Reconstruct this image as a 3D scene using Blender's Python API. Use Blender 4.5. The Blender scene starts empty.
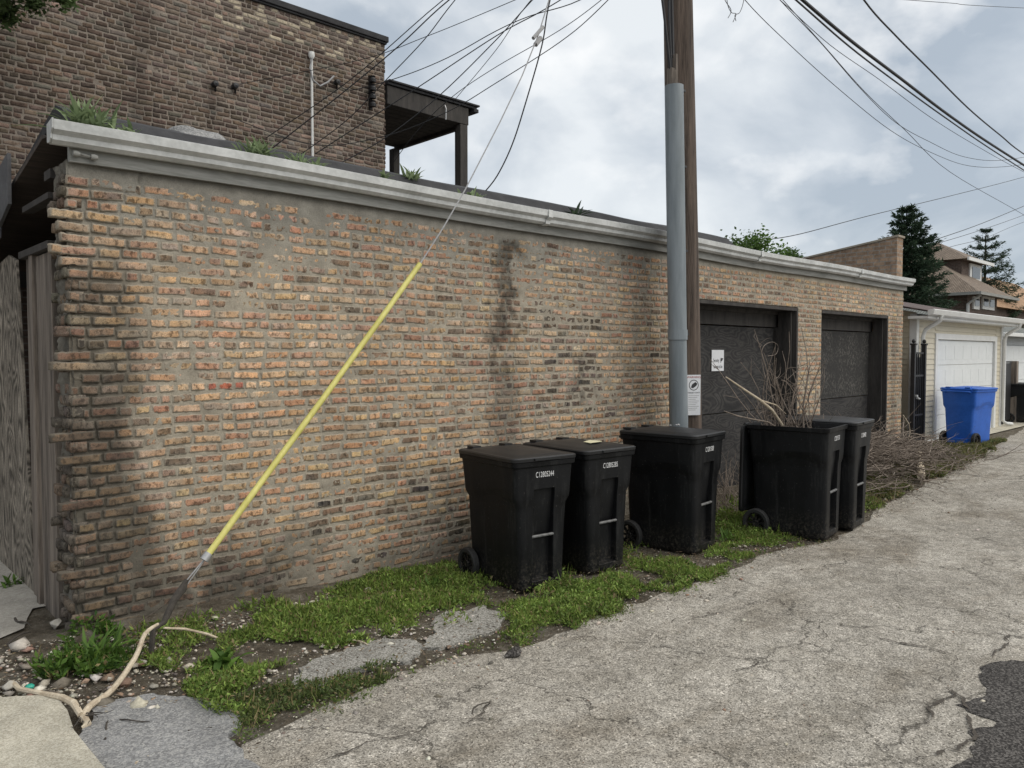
import bpy, bmesh, math, random
import numpy as np
from mathutils import Vector, Matrix
from mathutils.geometry import delaunay_2d_cdt
random.seed(7); RNG = np.random.default_rng(7)
C = bpy.context.scene.collection
R = math.radians

# ---------------------------------------------------------------- camera, sky, sun, exposure
F = 769.0
CAM = (-1.35, -5.40, 1.78); PITCH = R(2.23); YAW = R(46.4)
fx, fy = math.cos(YAW), math.sin(YAW)
cam = bpy.data.cameras.new('camera'); co = bpy.data.objects.new('camera', cam); C.objects.link(co)
cam.sensor_fit = 'HORIZONTAL'; cam.sensor_width = 36; cam.lens = 36 * F / 1024
cam.clip_start = 0.05; cam.clip_end = 600
co.location = CAM; co.rotation_euler = (R(90) - PITCH, 0, YAW - R(90))
bpy.context.scene.camera = co

SUN_EL, SUN_AZ = R(52), R(-62)          # azimuth of the sun measured from +X
w = bpy.data.worlds.new("World"); bpy.context.scene.world = w; w.use_nodes = True
nt = w.node_tree; N = nt.nodes; L = nt.links
bg = N['Background']
tc = N.new('ShaderNodeTexCoord')
mp = N.new('ShaderNodeMapping'); mp.inputs['Scale'].default_value = (1.15, 1.15, 1.8); mp.inputs['Location'].default_value = (0.35, 0.2, 0.1)
L.new(tc.outputs['Generated'], mp.inputs[0])
n1 = N.new('ShaderNodeTexNoise'); n1.inputs['Scale'].default_value = 2.9; n1.inputs['Detail'].default_value = 7; n1.inputs['Roughness'].default_value = .52; n1.inputs['Distortion'].default_value = .25
n2 = N.new('ShaderNodeTexNoise'); n2.inputs['Scale'].default_value = 6.5; n2.inputs['Detail'].default_value = 6; n2.inputs['Roughness'].default_value = .5
L.new(mp.outputs[0], n1.inputs['Vector']); L.new(mp.outputs[0], n2.inputs['Vector'])
r1 = N.new('ShaderNodeValToRGB'); cr = r1.color_ramp
cr.elements[0].position = .38; cr.elements[0].color = (3.3, 3.75, 4.25, 1)
cr.elements[1].position = .62; cr.elements[1].color = (6.3, 6.55, 6.7, 1)
e = cr.elements.new(.5); e.color = (4.8, 5.15, 5.5, 1)
L.new(n1.outputs['Fac'], r1.inputs[0])
r2 = N.new('ShaderNodeValToRGB'); r2.color_ramp.elements[0].position = .52; r2.color_ramp.elements[1].position = .70
r2.color_ramp.elements[0].color = (0, 0, 0, 1); r2.color_ramp.elements[1].color = (.7, .7, .7, 1)
L.new(n2.outputs['Fac'], r2.inputs[0])
mx = N.new('ShaderNodeMix'); mx.data_type = 'RGBA'; mx.inputs['B'].default_value = (7.9, 7.9, 7.8, 1)
L.new(r2.outputs[0], mx.inputs['Factor']); L.new(r1.outputs[0], mx.inputs['A'])
sky = N.new('ShaderNodeTexSky'); sky.sky_type = 'NISHITA'; sky.sun_disc = False
sky.sun_elevation = SUN_EL; sky.sun_rotation = R(90) - SUN_AZ
m2 = N.new('ShaderNodeMix'); m2.data_type = 'RGBA'; m2.inputs['Factor'].default_value = .9
L.new(sky.outputs[0], m2.inputs['A']); L.new(mx.outputs['Result'], m2.inputs['B'])
L.new(m2.outputs['Result'], bg.inputs['Color']); bg.inputs['Strength'].default_value = .1
sd = bpy.data.lights.new('sun', 'SUN'); so = bpy.data.objects.new('sun', sd); C.objects.link(so)
sd.energy = 1.7; sd.angle = R(75); sd.color = (1, .93, .82)
sdir = Vector((math.cos(SUN_EL) * math.cos(SUN_AZ), math.cos(SUN_EL) * math.sin(SUN_AZ), math.sin(SUN_EL)))
so.rotation_euler = sdir.to_track_quat('Z', 'Y').to_euler()
vs = bpy.context.scene.view_settings
vs.view_transform = 'Standard'; vs.look = 'None'; vs.gamma = 1; vs.exposure = 0.5

# ---------------------------------------------------------------- helpers
def ray(px, py):
    a = (px - 512) / F; b = (384 - py) / F
    cp, sp = math.cos(PITCH), math.sin(PITCH)
    f = cp + b * sp; u = -sp + b * cp
    return (fx * f + fy * a, fy * f - fx * a, u)
def _on(px, py, ax, v):
    d = ray(px, py); t = (v - CAM[ax]) / d[ax]
    return tuple(CAM[i] + t * d[i] for i in range(3))
def onX(px, py, v): return _on(px, py, 0, v)
def onY(px, py, v): return _on(px, py, 1, v)
def onZ(px, py, v=0): return _on(px, py, 2, v)
def sst(a, b, x):
    t = np.clip((x - a) / (b - a), 0, 1); return t * t * (3 - 2 * t)
def gz(x, y):
    return -.085 * sst(.2, 2.3, x) * (1 - sst(8.5, 14., x))
def onG(px, py):
    z = 0
    for _ in range(6):
        p = onZ(px, py, z); z = float(gz(p[0], p[1]))
    return (p[0], p[1], z)

_T = np.random.default_rng(99).random((8, 256, 256)).astype(np.float32)
def vn(x, y, s=0):
    x = np.asarray(x, float); y = np.asarray(y, float)
    xi = np.floor(x).astype(int); yi = np.floor(y).astype(int); u = x - xi; v = y - yi
    u = u * u * (3 - 2 * u); v = v * v * (3 - 2 * v); T = _T[s % 8]; xi = xi + 37 * s; yi = yi + 91 * s
    a = T[xi % 256, yi % 256]; b = T[(xi + 1) % 256, yi % 256]; c = T[xi % 256, (yi + 1) % 256]; d = T[(xi + 1) % 256, (yi + 1) % 256]
    return (a * (1 - u) + b * u) * (1 - v) + (c * (1 - u) + d * u) * v
def fbm(x, y, s=0, o=4):
    r = 0; a = .5; t = 0
    for i in range(o):
        r = r + a * vn(x * 2 ** i + 3.1 * i, y * 2 ** i + 7.7 * i, s + i); t += a; a *= .5
    return r / t

def mk(name, v, f, mats, parent=None, smooth=False, mi=None, col=None, sharp=None, att=None, bevel=None):
    me = bpy.data.meshes.new(name)
    if isinstance(v, np.ndarray) and isinstance(f, np.ndarray):
        k = f.shape[1]; me.vertices.add(len(v)); me.vertices.foreach_set('co', v.astype(np.float32).ravel())
        me.loops.add(f.size); me.loops.foreach_set('vertex_index', f.astype(np.int32).ravel())
        me.polygons.add(len(f)); me.polygons.foreach_set('loop_start', np.arange(0, f.size, k, dtype=np.int32))
        me.update(calc_edges=True)
    else:
        me.from_pydata([tuple(p) for p in v], [], [tuple(q) for q in f]); me.update()
    if not isinstance(mats, (list, tuple)): mats = [mats]
    for m in mats: me.materials.append(m)
    if mi is not None: me.polygons.foreach_set('material_index', np.asarray(mi, np.int32))
    if smooth: me.polygons.foreach_set('use_smooth', np.ones(len(me.polygons), bool))
    if smooth and sharp: me.set_sharp_from_angle(angle=R(sharp))
    if col is not None:
        a = me.color_attributes.new('col', 'FLOAT_COLOR', 'POINT'); c4 = np.ones((len(me.vertices), 4), np.float32); c4[:, :3] = col
        a.data.foreach_set('color', c4.ravel())
    if att:
        for k_, val in att.items():
            a = me.attributes.new(k_, 'FLOAT', 'POINT'); a.data.foreach_set('value', np.asarray(val, np.float32))
    o = bpy.data.objects.new(name, me); C.objects.link(o)
    if parent: o.parent = parent
    if bevel:
        b = o.modifiers.new('bevel', 'BEVEL'); b.width = bevel; b.segments = 2; b.limit_method = 'ANGLE'; b.angle_limit = R(40); b.harden_normals = False
    return o
def tag(o, label=None, cat=None, group=None, kind=None):
    if label: o['label'] = label
    if cat: o['category'] = cat
    if group: o['group'] = group
    if kind: o['kind'] = kind
    return o
def empty(name, loc=(0, 0, 0), rz=0, label=None, cat=None, group=None):
    o = bpy.data.objects.new(name, None); C.objects.link(o); o.location = loc; o.rotation_euler = (0, 0, rz); o.empty_display_size = .2
    return tag(o, label, cat, group)

class MB:
    def __init__(s): s.v = []; s.f = []; s.m = []
    def add(s, v, f, m=0):
        n = len(s.v); s.v += [tuple(p) for p in v]; s.f += [tuple(i + n for i in q) for q in f]; s.m += [m] * len(f); return s
    def box(s, a, b, m=0, M=None):
        x0, y0, z0 = a; x1, y1, z1 = b
        v = [(x0, y0, z0), (x1, y0, z0), (x1, y1, z0), (x0, y1, z0), (x0, y0, z1), (x1, y0, z1), (x1, y1, z1), (x0, y1, z1)]
        if M is not None: v = [tuple(M @ Vector(p)) for p in v]
        return s.add(v, [(0, 3, 2, 1), (4, 5, 6, 7), (0, 1, 5, 4), (1, 2, 6, 5), (2, 3, 7, 6), (3, 0, 4, 7)], m)
    def tube(s, pts, r, n=8, m=0, cap=True):
        pts = [Vector(p) for p in pts]; k = len(pts)
        rr = r if isinstance(r, (list, tuple)) else [r] * k
        vs_ = []; up = None
        for i, p in enumerate(pts):
            t = (pts[min(i + 1, k - 1)] - pts[max(i - 1, 0)]).normalized()
            if up is None:
                up = Vector((0, 0, 1)) if abs(t.z) < .9 else Vector((1, 0, 0))
            a = (up - t * up.dot(t)).normalized(); up = a; b = t.cross(a)
            for j in range(n):
                q = 2 * math.pi * j / n; vs_.append(p + a * (math.cos(q) * rr[i]) + b * (math.sin(q) * rr[i]))
        fs = [(i * n + j, i * n + (j + 1) % n, (i + 1) * n + (j + 1) % n, (i + 1) * n + j) for i in range(k - 1) for j in range(n)]
        if cap: fs += [tuple(range(n - 1, -1, -1)), tuple((k - 1) * n + j for j in range(n))]
        return s.add(vs_, fs, m)
    def prism(s, outline, axis, a, b, m=0):      # outline of 2D pts, extruded along axis 'x','y','z'
        n = len(outline)
        def P(p, t): return {'x': (t, p[0], p[1]), 'y': (p[0], t, p[1]), 'z': (p[0], p[1], t)}[axis]
        v = [P(p, a) for p in outline] + [P(p, b) for p in outline]
        f = [(i, (i + 1) % n, n + (i + 1) % n, n + i) for i in range(n)] + [tuple(range(n - 1, -1, -1)), tuple(range(n, 2 * n))]
        return s.add(v, f, m)
    def lathe(s, prof, c, axis='x', n=20, m=0):   # prof of (r, t)
        v = []
        for r_, t in prof:
            for j in range(n):
                q = 2 * math.pi * j / n; a, b = r_ * math.cos(q), r_ * math.sin(q)
                v.append({'x': (c[0] + t, c[1] + a, c[2] + b), 'y': (c[0] + a, c[1] + t, c[2] + b), 'z': (c[0] + a, c[1] + b, c[2] + t)}[axis])
        f = [(i * n + j, i * n + (j + 1) % n, (i + 1) * n + (j + 1) % n, (i + 1) * n + j) for i in range(len(prof) - 1) for j in range(n)]
        return s.add(v, f, m)
    def build(s, name, mats, parent=None, smooth=False, sharp=35, bevel=None, col=None, fixn=True):
        o = mk(name, s.v, s.f, mats, parent, False, s.m, col)
        if fixn:
            bm = bmesh.new(); bm.from_mesh(o.data); bmesh.ops.recalc_face_normals(bm, faces=bm.faces); bm.to_mesh(o.data); bm.free()
        if smooth:
            o.data.polygons.foreach_set('use_smooth', np.ones(len(o.data.polygons), bool)); o.data.set_sharp_from_angle(angle=R(sharp))
        if bevel:
            b = o.modifiers.new('bevel', 'BEVEL'); b.width = bevel; b.segments = 2; b.limit_method = 'ANGLE'; b.angle_limit = R(40)
        return o

def smoothline(P, sub=6):
    P = [Vector(p) for p in P]; out = []
    for i in range(len(P) - 1):
        p0 = P[max(i - 1, 0)]; p1 = P[i]; p2 = P[i + 1]; p3 = P[min(i + 2, len(P) - 1)]
        for k in range(sub):
            t_ = k / sub; out.append(.5 * ((2 * p1) + (p2 - p0) * t_ + (2 * p0 - 5 * p1 + 4 * p2 - p3) * t_ ** 2 + (3 * p1 - p0 - 3 * p2 + p3) * t_ ** 3))
    out.append(P[-1]); return out

# ---------------------------------------------------------------- materials
class NT:
    def __init__(s, name):
        s.m = bpy.data.materials.new(name); s.m.use_nodes = True; s.n = s.m.node_tree.nodes; s.l = s.m.node_tree.links
        s.b = s.n['Principled BSDF']; s.tc = s.n.new('ShaderNodeTexCoord').outputs['Object']
    def node(s, t, **k):
        o = s.n.new(t)
        for a, b in k.items(): setattr(o, a, b)
        return o
    def lk(s, a, b): s.l.new(a, b)
    def noise(s, scale, detail=4, rough=.55, vec=None, stretch=None, dist=0):
        v = vec or s.tc
        if stretch:
            mp_ = s.node('ShaderNodeMapping'); mp_.inputs['Scale'].default_value = stretch; s.lk(v, mp_.inputs[0]); v = mp_.outputs[0]
        o = s.node('ShaderNodeTexNoise'); o.inputs['Scale'].default_value = scale; o.inputs['Detail'].default_value = detail
        o.inputs['Roughness'].default_value = rough; o.inputs['Distortion'].default_value = dist; s.lk(v, o.inputs['Vector']); return o.outputs['Fac']
    def vor(s, scale, feature='F1', vec=None, out='Distance'):
        o = s.node('ShaderNodeTexVoronoi', feature=feature); o.inputs['Scale'].default_value = scale; s.lk(vec or s.tc, o.inputs['Vector']); return o.outputs[out]
    def ramp(s, x, stops):
        o = s.node('ShaderNodeValToRGB'); e = o.color_ramp.elements
        while len(e) < len(stops): e.new(.5)
        for i, (p, c) in enumerate(stops):
            e[i].position = p; e[i].color = (*c, 1) if isinstance(c, tuple) else (c, c, c, 1)
        s.lk(x, o.inputs[0]); return o.outputs[0]
    def mix(s, fac, a, b, mode='MIX'):
        o = s.node('ShaderNodeMix', data_type='RGBA', blend_type=mode)
        for nm, val in (('Factor', fac), ('A', a), ('B', b)):
            if isinstance(val, (int, float)): o.inputs[nm].default_value = val if nm == 'Factor' else (val, val, val, 1)
            elif isinstance(val, tuple): o.inputs[nm].default_value = (*val, 1)
            else: s.lk(val, o.inputs[nm])
        return o.outputs['Result']
    def math(s, op, a, b=0.):
        o = s.node('ShaderNodeMath', operation=op)
        for i, val in enumerate((a, b)):
            if isinstance(val, (int, float)): o.inputs[i].default_value = val
            else: s.lk(val, o.inputs[i])
        return o.outputs[0]
    def attr(s, name, out='Color'):
        o = s.node('ShaderNodeAttribute'); o.attribute_name = name; return o.outputs[out]
    def fin(s, col=None, rough=None, bump=None, bs=.3, bd=.01, metal=0, spec=None):
        if col is not None:
            if isinstance(col, tuple): s.b.inputs['Base Color'].default_value = (*col, 1)
            else: s.lk(col, s.b.inputs['Base Color'])
        if rough is not None:
            if isinstance(rough, (int, float)): s.b.inputs['Roughness'].default_value = rough
            else: s.lk(rough, s.b.inputs['Roughness'])
        s.b.inputs['Metallic'].default_value = metal
        if spec is not None: s.b.inputs['Specular IOR Level'].default_value = spec
        if bump is not None:
            o = s.node('ShaderNodeBump'); o.inputs['Strength'].default_value = bs; o.inputs['Distance'].default_value = bd
            s.lk(bump, o.inputs['Height']); s.lk(o.outputs[0], s.b.inputs['Normal'])
        return s.m
def simple(name, c1, c2, scale=8, rough=.7, bs=.25, bd=.004, stretch=None, metal=0, spec=None, detail=5):
    t = NT(name); n = t.noise(scale, detail, .6, stretch=stretch); n2 = t.noise(scale * 7, 3, .6, stretch=stretch)
    f = t.math('ADD', t.math('MULTIPLY', n, .65), t.math('MULTIPLY', n2, .35))
    return t.fin(t.ramp(f, [(.36, c1), (.64, c2)]), rough, f, bs, bd, metal, spec)

def m_brickcol(name, spot=.5, mort=(.30, .28, .235), e0=.62):
    t = NT(name); c = t.attr('col'); st = t.attr('stain', 'Fac'); ed = t.attr('edge', 'Fac')
    sp = t.ramp(t.noise(30, 5, .65, stretch=(1, 1, .75)), [(.50, 1.06), (.60, spot)])
    c = t.mix(1, c, sp, 'MULTIPLY')
    fn = t.ramp(t.noise(130, 4, .75), [(.28, .5), (.72, 1.5)])
    c = t.mix(1, c, fn, 'MULTIPLY')
    lime = t.ramp(t.noise(21, 5, .75), [(.58, 0.), (.70, .6)])
    c = t.mix(lime, c, mort)
    f = t.math('ADD', t.math('MULTIPLY', ed, .50), t.math('MULTIPLY', t.noise(26, 6, .75, dist=.5), 1.05))
    f = t.math('ADD', f, t.math('MULTIPLY', t.noise(2.3, 4, .6), .38))
    mk_ = t.ramp(f, [(e0 + .30, 0.), (e0 + .37, .92)])
    m2_ = t.mix(1, mort, t.ramp(t.noise(110, 4, .7), [(.3, .75), (.7, 1.2)]), 'MULTIPLY')
    c = t.mix(mk_, c, m2_)
    pit = t.ramp(t.noise(62, 4, .7, stretch=(1, 1, 1.5)), [(.62, 0.), (.68, .75)]); c = t.mix(pit, c, (.07, .055, .042))
    c = t.mix(st, c, t.mix(.88, c, (.035, .031, .027)))
    h = t.math('ADD', t.math('MULTIPLY', t.noise(140, 4, .75), .6), t.math('MULTIPLY', t.noise(30, 4, .7), .9))
    return t.fin(c, .93, h, .5, .005, spec=.15)
M = {}
M['brick'] = m_brickcol('old_brick', .42, (.36, .315, .25), .69)
M['brick_dark'] = m_brickcol('dark_brick', .7, (.235, .20, .168), .74)
t = NT('mortar'); c = t.attr('col'); st = t.attr('stain', 'Fac')
c = t.mix(1, c, t.ramp(t.noise(120, 4, .7), [(.3, .8), (.7, 1.2)]), 'MULTIPLY')
c = t.mix(1, c, t.ramp(t.noise(9, 4, .6), [(.35, .86), (.65, 1.12)]), 'MULTIPLY')
c = t.mix(st, c, t.mix(.85, c, (.04, .037, .032)))
M['mortar'] = t.fin(c, .95, t.noise(90, 5, .75), .6, .008, spec=.15)

t = NT('asphalt')
sp = t.vor(135, out='Color'); spn = t.node('ShaderNodeSeparateColor'); t.lk(sp, spn.inputs[0])
base = t.ramp(spn.outputs[0], [(0., (.11, .106, .10)), (.25, (.27, .262, .245)), (.7, (.375, .365, .342)), (.93, (.46, .45, .43)), (1., (.66, .645, .61))])
fine = t.ramp(t.noise(170, 3, .7), [(.25, .5), (.75, 1.45)]); base = t.mix(1, base, fine, 'MULTIPLY')
dirt = t.ramp(t.noise(1.15, 7, .68, stretch=(.55, 1.25, 1), dist=.4), [(.50, 0.), (.66, .7)]); base = t.mix(dirt, base, t.mix(1, base, (.56, .52, .47), 'MULTIPLY'))
mot = t.ramp(t.noise(16, 5, .7), [(.34, .72), (.62, 1.12)]); base = t.mix(1, base, mot, 'MULTIPLY')
big = t.ramp(t.noise(.8, 5, .6), [(.35, (.86, .84, .81)), (.62, (1.15, 1.13, 1.1))]); base = t.mix(1, base, big, 'MULTIPLY')
med = t.ramp(t.noise(4.5, 5, .65), [(.3, (.78, .77, .75)), (.6, (1.1, 1.1, 1.1))]); base = t.mix(1, base, med, 'MULTIPLY')
wv = t.node('ShaderNodeMapping'); 
dn = t.node('ShaderNodeTexNoise'); dn.inputs['Scale'].default_value = 2.2; dn.inputs['Detail'].default_value = 8; dn.inputs['Roughness'].default_value = .65; t.lk(t.tc, dn.inputs['Vector'])
va = t.node('ShaderNodeVectorMath', operation='MULTIPLY_ADD'); va.inputs[1].default_value = (.7, .7, 0); t.lk(dn.outputs['Color'], va.inputs[0]); t.lk(t.tc, va.inputs[2])
ck = t.ramp(t.vor(.75, 'DISTANCE_TO_EDGE', va.outputs[0]), [(0., 1.), (.008, 0.)])
ck2 = t.ramp(t.vor(2.6, 'DISTANCE_TO_EDGE', va.outputs[0]), [(0., 1.), (.009, 0.)])
gate = t.ramp(t.noise(.9, 3), [(.42, 0.), (.55, .9)]); gate2 = t.ramp(t.noise(1.1, 3), [(.52, 0.), (.62, .8)])
ck3 = t.ramp(t.vor(7., 'DISTANCE_TO_EDGE', va.outputs[0]), [(0., 1.), (.02, 0.)]); gate3 = t.ramp(t.noise(1.4, 4), [(.56, 0.), (.66, .7)])
ck = t.math('MINIMUM', t.math('ADD', t.math('ADD', t.math('MULTIPLY', ck, gate), t.math('MULTIPLY', ck2, gate2)), t.math('MULTIPLY', ck3, gate3)), 1.)
base = t.mix(t.math('MULTIPLY', ck, .88), base, (.04, .036, .03))
base = t.mix(1, base, (.97, .945, .905), 'MULTIPLY')
hgt = t.math('SUBTRACT', t.math('MULTIPLY', t.noise(120, 3, .7), .5), t.math('MULTIPLY', ck, .8))
M['asphalt'] = t.fin(base, .93, hgt, .6, .012, spec=.2)

def agg(name, cols, vs_=110, rough=.93, stain=None):
    t = NT(name); sp = t.vor(vs_, out='Color'); s_ = t.node('ShaderNodeSeparateColor'); t.lk(sp, s_.inputs[0])
    b = t.ramp(s_.outputs[0], [(0., cols[0]), (.5, cols[1]), (1., cols[2])])
    b = t.mix(1, b, t.ramp(t.noise(3.2, 5, .6), [(.35, .8), (.65, 1.12)]), 'MULTIPLY')
    b = t.mix(1, b, t.ramp(t.noise(180, 3, .7), [(.3, .75), (.7, 1.2)]), 'MULTIPLY')
    return t.fin(b, rough, t.noise(110, 3, .7), .5, .008, spec=.2)
M['patch'] = agg('grey_asphalt_patch', [(.16, .16, .16), (.25, .25, .25), (.36, .355, .34)])
M['palepatch'] = agg('pale_broken_asphalt', [(.13, .125, .11), (.26, .25, .225), (.44, .43, .40)], 130)
M['darkpatch'] = agg('fresh_asphalt', [(.022, .020, .019), (.05, .046, .043), (.15, .14, .13)], 120)
M['concrete'] = agg('concrete', [(.34, .31, .25), (.46, .43, .35), (.54, .51, .43)], 140)
M['concrete2'] = agg('grey_concrete', [(.33, .31, .28), (.37, .35, .31), (.42, .40, .36)], 60)
t = NT('soil'); n = t.noise(6, 6, .65); sp = t.noise(90, 4, .7)
b = t.ramp(n, [(.3, (.085, .07, .052)), (.5, (.14, .12, .092)), (.7, (.22, .20, .165))])
b = t.mix(t.ramp(sp, [(.58, 0.), (.68, .8)]), b, (.33, .31, .27))
b = t.mix(1, b, t.ramp(t.noise(28, 5, .7), [(.32, .6), (.66, 1.3)]), 'MULTIPLY')
M['soil'] = t.fin(b, .97, t.noise(45, 6, .75), 1., .035, spec=.1)
M['crack'] = simple('crack_dirt', (.035, .03, .025), (.09, .075, .06), 40, .95)
M['stone'] = simple('rubble_stone', (.28, .26, .22), (.50, .47, .42), 9, .9, .5, .01)

M['gutter'] = simple('weathered_white_metal', (.42, .43, .42), (.66, .67, .66), 3.5, .5, .1, .003, stretch=(1, 1, 1.2), spec=.4, detail=9)
M['fascia'] = simple('grey_fascia', (.17, .17, .155), (.33, .33, .31), 5, .8, .2, .004, stretch=(.3, 1, 3))
M['tar'] = simple('black_roofing', (.016, .016, .018), (.04, .04, .043), 7, .85, .4, .01)
M['darkwood'] = simple('dark_weathered_wood', (.022, .02, .019), (.065, .058, .052), 9, .85, .5, .006, stretch=(1, 1, .15))
def plywood(name, a, b_, stretch, sc=3.2, gain=16):
    t = NT(name); mp_ = t.node('ShaderNodeMapping'); mp_.inputs['Scale'].default_value = stretch; t.lk(t.tc, mp_.inputs[0])
    q = t.noise(sc, 2, .45, vec=mp_.outputs[0], dist=.6)
    wv = t.math('FRACT', t.math('MULTIPLY', q, gain))
    wv = t.math('ABSOLUTE', t.math('SUBTRACT', wv, .5))
    c = t.ramp(wv, [(.05, a), (.5, b_)])
    c = t.mix(1, c, t.ramp(t.noise(60, 4, .6), [(.3, .75), (.7, 1.25)]), 'MULTIPLY')
    c = t.mix(1, c, t.ramp(t.noise(2.2, 4, .6), [(.3, .75), (.7, 1.2)]), 'MULTIPLY')
    return t.fin(c, .85, wv, .25, .004, spec=.25)
M['ply_dark'] = plywood('black_painted_plywood', (.03, .029, .03), (.062, .059, .056), (.55, 1, 1.6), 2.4, 14)
M['ply_grey'] = plywood('weathered_plywood', (.085, .075, .062), (.33, .29, .24), (1, 1.9, .55), 2.2, 14)
t = NT('flaking_plywood'); n = t.noise(26, 6, .72, stretch=(1, 1, .8)); n2_ = t.noise(3, 3, .5)
pk = t.math('MULTIPLY', t.ramp(n, [(.5, 0.), (.58, 1.)]), t.ramp(n2_, [(.35, .1), (.6, .6)]))
M['ply_flake'] = t.fin(t.mix(pk, (.035, .034, .033), (.16, .15, .135)), .85, n, .3, .004, spec=.25)
M['barewood'] = simple('grey_board', (.05, .04, .033), (.28, .235, .195), 12, .9, .8, .01, stretch=(1, 1, .06), detail=8)
M['pole'] = simple('pole_wood', (.03, .021, .016), (.15, .112, .088), 16, .9, 1., .02, stretch=(1, 1, .05), detail=8)
t = NT('grey_conduit'); n = t.noise(9, 8, .65, stretch=(1, 1, .12)); M['pvc'] = t.fin(t.ramp(n, [(.32, (.15, .175, .19)), (.68, (.25, .28, .30))]), .45, spec=.35)
t = NT('black_plastic'); n = t.noise(6, 6, .7, stretch=(1, 1, .35)); dots = t.ramp(t.noise(75, 2, .5), [(.70, 0.), (.76, .5)])
streak = t.ramp(t.noise(14, 5, .75, stretch=(1, 1, .12)), [(.54, 0.), (.74, .35)])
b = t.ramp(n, [(.35, (.0035, .0038, .0045)), (.7, (.008, .0085, .0095))])
b = t.mix(streak, b, (.07, .07, .068)); b = t.mix(dots, b, (.16, .15, .14)); sx_ = t.node('ShaderNodeSeparateXYZ'); t.lk(t.tc, sx_.inputs[0])
spl = t.math('MULTIPLY', t.ramp(sx_.outputs[2], [(.02, 1.), (.30, 0.)]), t.ramp(t.noise(45, 6, .8), [(.48, 0.), (.66, .75)])); b = t.mix(spl, b, (.12, .105, .085))
scr = t.ramp(t.noise(7, 8, .8, stretch=(3, 3, .5), dist=1.), [(.60, 0.), (.68, .3)]); b = t.mix(scr, b, (.09, .09, .088))
M['plastic'] = t.fin(b, t.ramp(n, [(.3, .38), (.7, .6)]), t.noise(160, 2), .08, .002, spec=.22)
M['plastic_lid'] = simple('black_lid_plastic', (.008, .0085, .009), (.016, .0165, .018), 5, .42, .08, .003, spec=.45)
M['blue'] = simple('blue_plastic', (.016, .095, .42), (.025, .13, .54), 4, .42, .05, .003, spec=.4)
M['rubber'] = simple('rubber', (.012, .012, .012), (.025, .025, .025), 20, .75)
M['metal'] = simple('galvanised_bar', (.38, .38, .38), (.5, .5, .5), 20, .4, .1, .002, metal=.5)
M['bar'] = simple('dull_bar', (.04, .04, .04), (.17, .17, .17), 30, .5, .1, .002)
M['white'] = simple('white_print', (.62, .62, .62), (.72, .72, .72), 60, .6, .0)
M['paper'] = simple('white_paper', (.66, .67, .70), (.75, .76, .78), 9, .7, .1)
M['ink'] = simple('black_ink', (.02, .02, .025), (.04, .04, .045), 30, .7, 0)
M['redink'] = simple('red_ink', (.35, .05, .05), (.42, .08, .07), 30, .7, 0)
M['cable'] = simple('black_cable', (.008, .008, .01), (.018, .018, .02), 30, .6, 0)
M['cablegrey'] = simple('grey_cable', (.26, .26, .27), (.36, .36, .36), 30, .6, 0)
M['yellow'] = simple('faded_yellow_plastic', (.50, .46, .11), (.70, .65, .22), 9, .5, .05, .002, stretch=(1, 1, .3), detail=9)
M['peeled'] = simple('peeled_branch_wood', (.33, .26, .18), (.64, .56, .43), 16, .75, .8, .01, detail=9)
M['twig'] = simple('dry_twig', (.085, .068, .055), (.26, .21, .17), 8, .85, .2, .003)
M['darkbark'] = simple('dark_bark', (.03, .026, .022), (.07, .06, .05), 20, .9, .6, .006)
M['trim'] = simple('white_trim', (.62, .62, .60), (.72, .72, .70), 4, .5, .05)
M['siding'] = simple('cream_vinyl_siding', (.52, .47, .36), (.60, .55, .43), 2.5, .55, .05)
M['siding2'] = simple('grey_vinyl_siding', (.42, .44, .45), (.50, .52, .53), 2.5, .55, .05)
M['odoor'] = simple('white_steel_door', (.66, .68, .68), (.74, .76, .76), 2, .45, .03)
M['iron'] = simple('black_iron', (.008, .008, .009), (.016, .016, .018), 20, .5, .1)
M['glass'] = NT('window_glass').fin((.05, .06, .07), .08, spec=.6)
def shingle(name, a, b_, sc=1.0):
    t = NT(name); br = t.node('ShaderNodeTexBrick'); br.inputs['Scale'].default_value = 1
    br.inputs['Brick Width'].default_value = .3 * sc; br.inputs['Row Height'].default_value = .14 * sc; br.inputs['Mortar Size'].default_value = .012
    br.inputs['Color1'].default_value = (*a, 1); br.inputs['Color2'].default_value = (*b_, 1); br.inputs['Mortar'].default_value = (a[0] * .4, a[1] * .4, a[2] * .4, 1)
    t.lk(t.tc, br.inputs['Vector'])
    c = t.mix(1, br.outputs['Color'], t.ramp(t.noise(4, 6, .7), [(.3, .75), (.7, 1.25)]), 'MULTIPLY')
    return t.fin(c, .9, br.outputs['Fac'], -.3, .01)
M['sh_maroon'] = shingle('maroon_shingle', (.085, .058, .052), (.125, .092, .085))
M['sh_brown'] = shingle('brown_shingle', (.19, .145, .11), (.24, .19, .145), .55)
M['sh_grey'] = shingle('grey_green_shingle', (.13, .14, .13), (.21, .22, .205), .6)
M['sh_orange'] = shingle('orange_shingle', (.34, .20, .11), (.42, .27, .16), .6)
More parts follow.
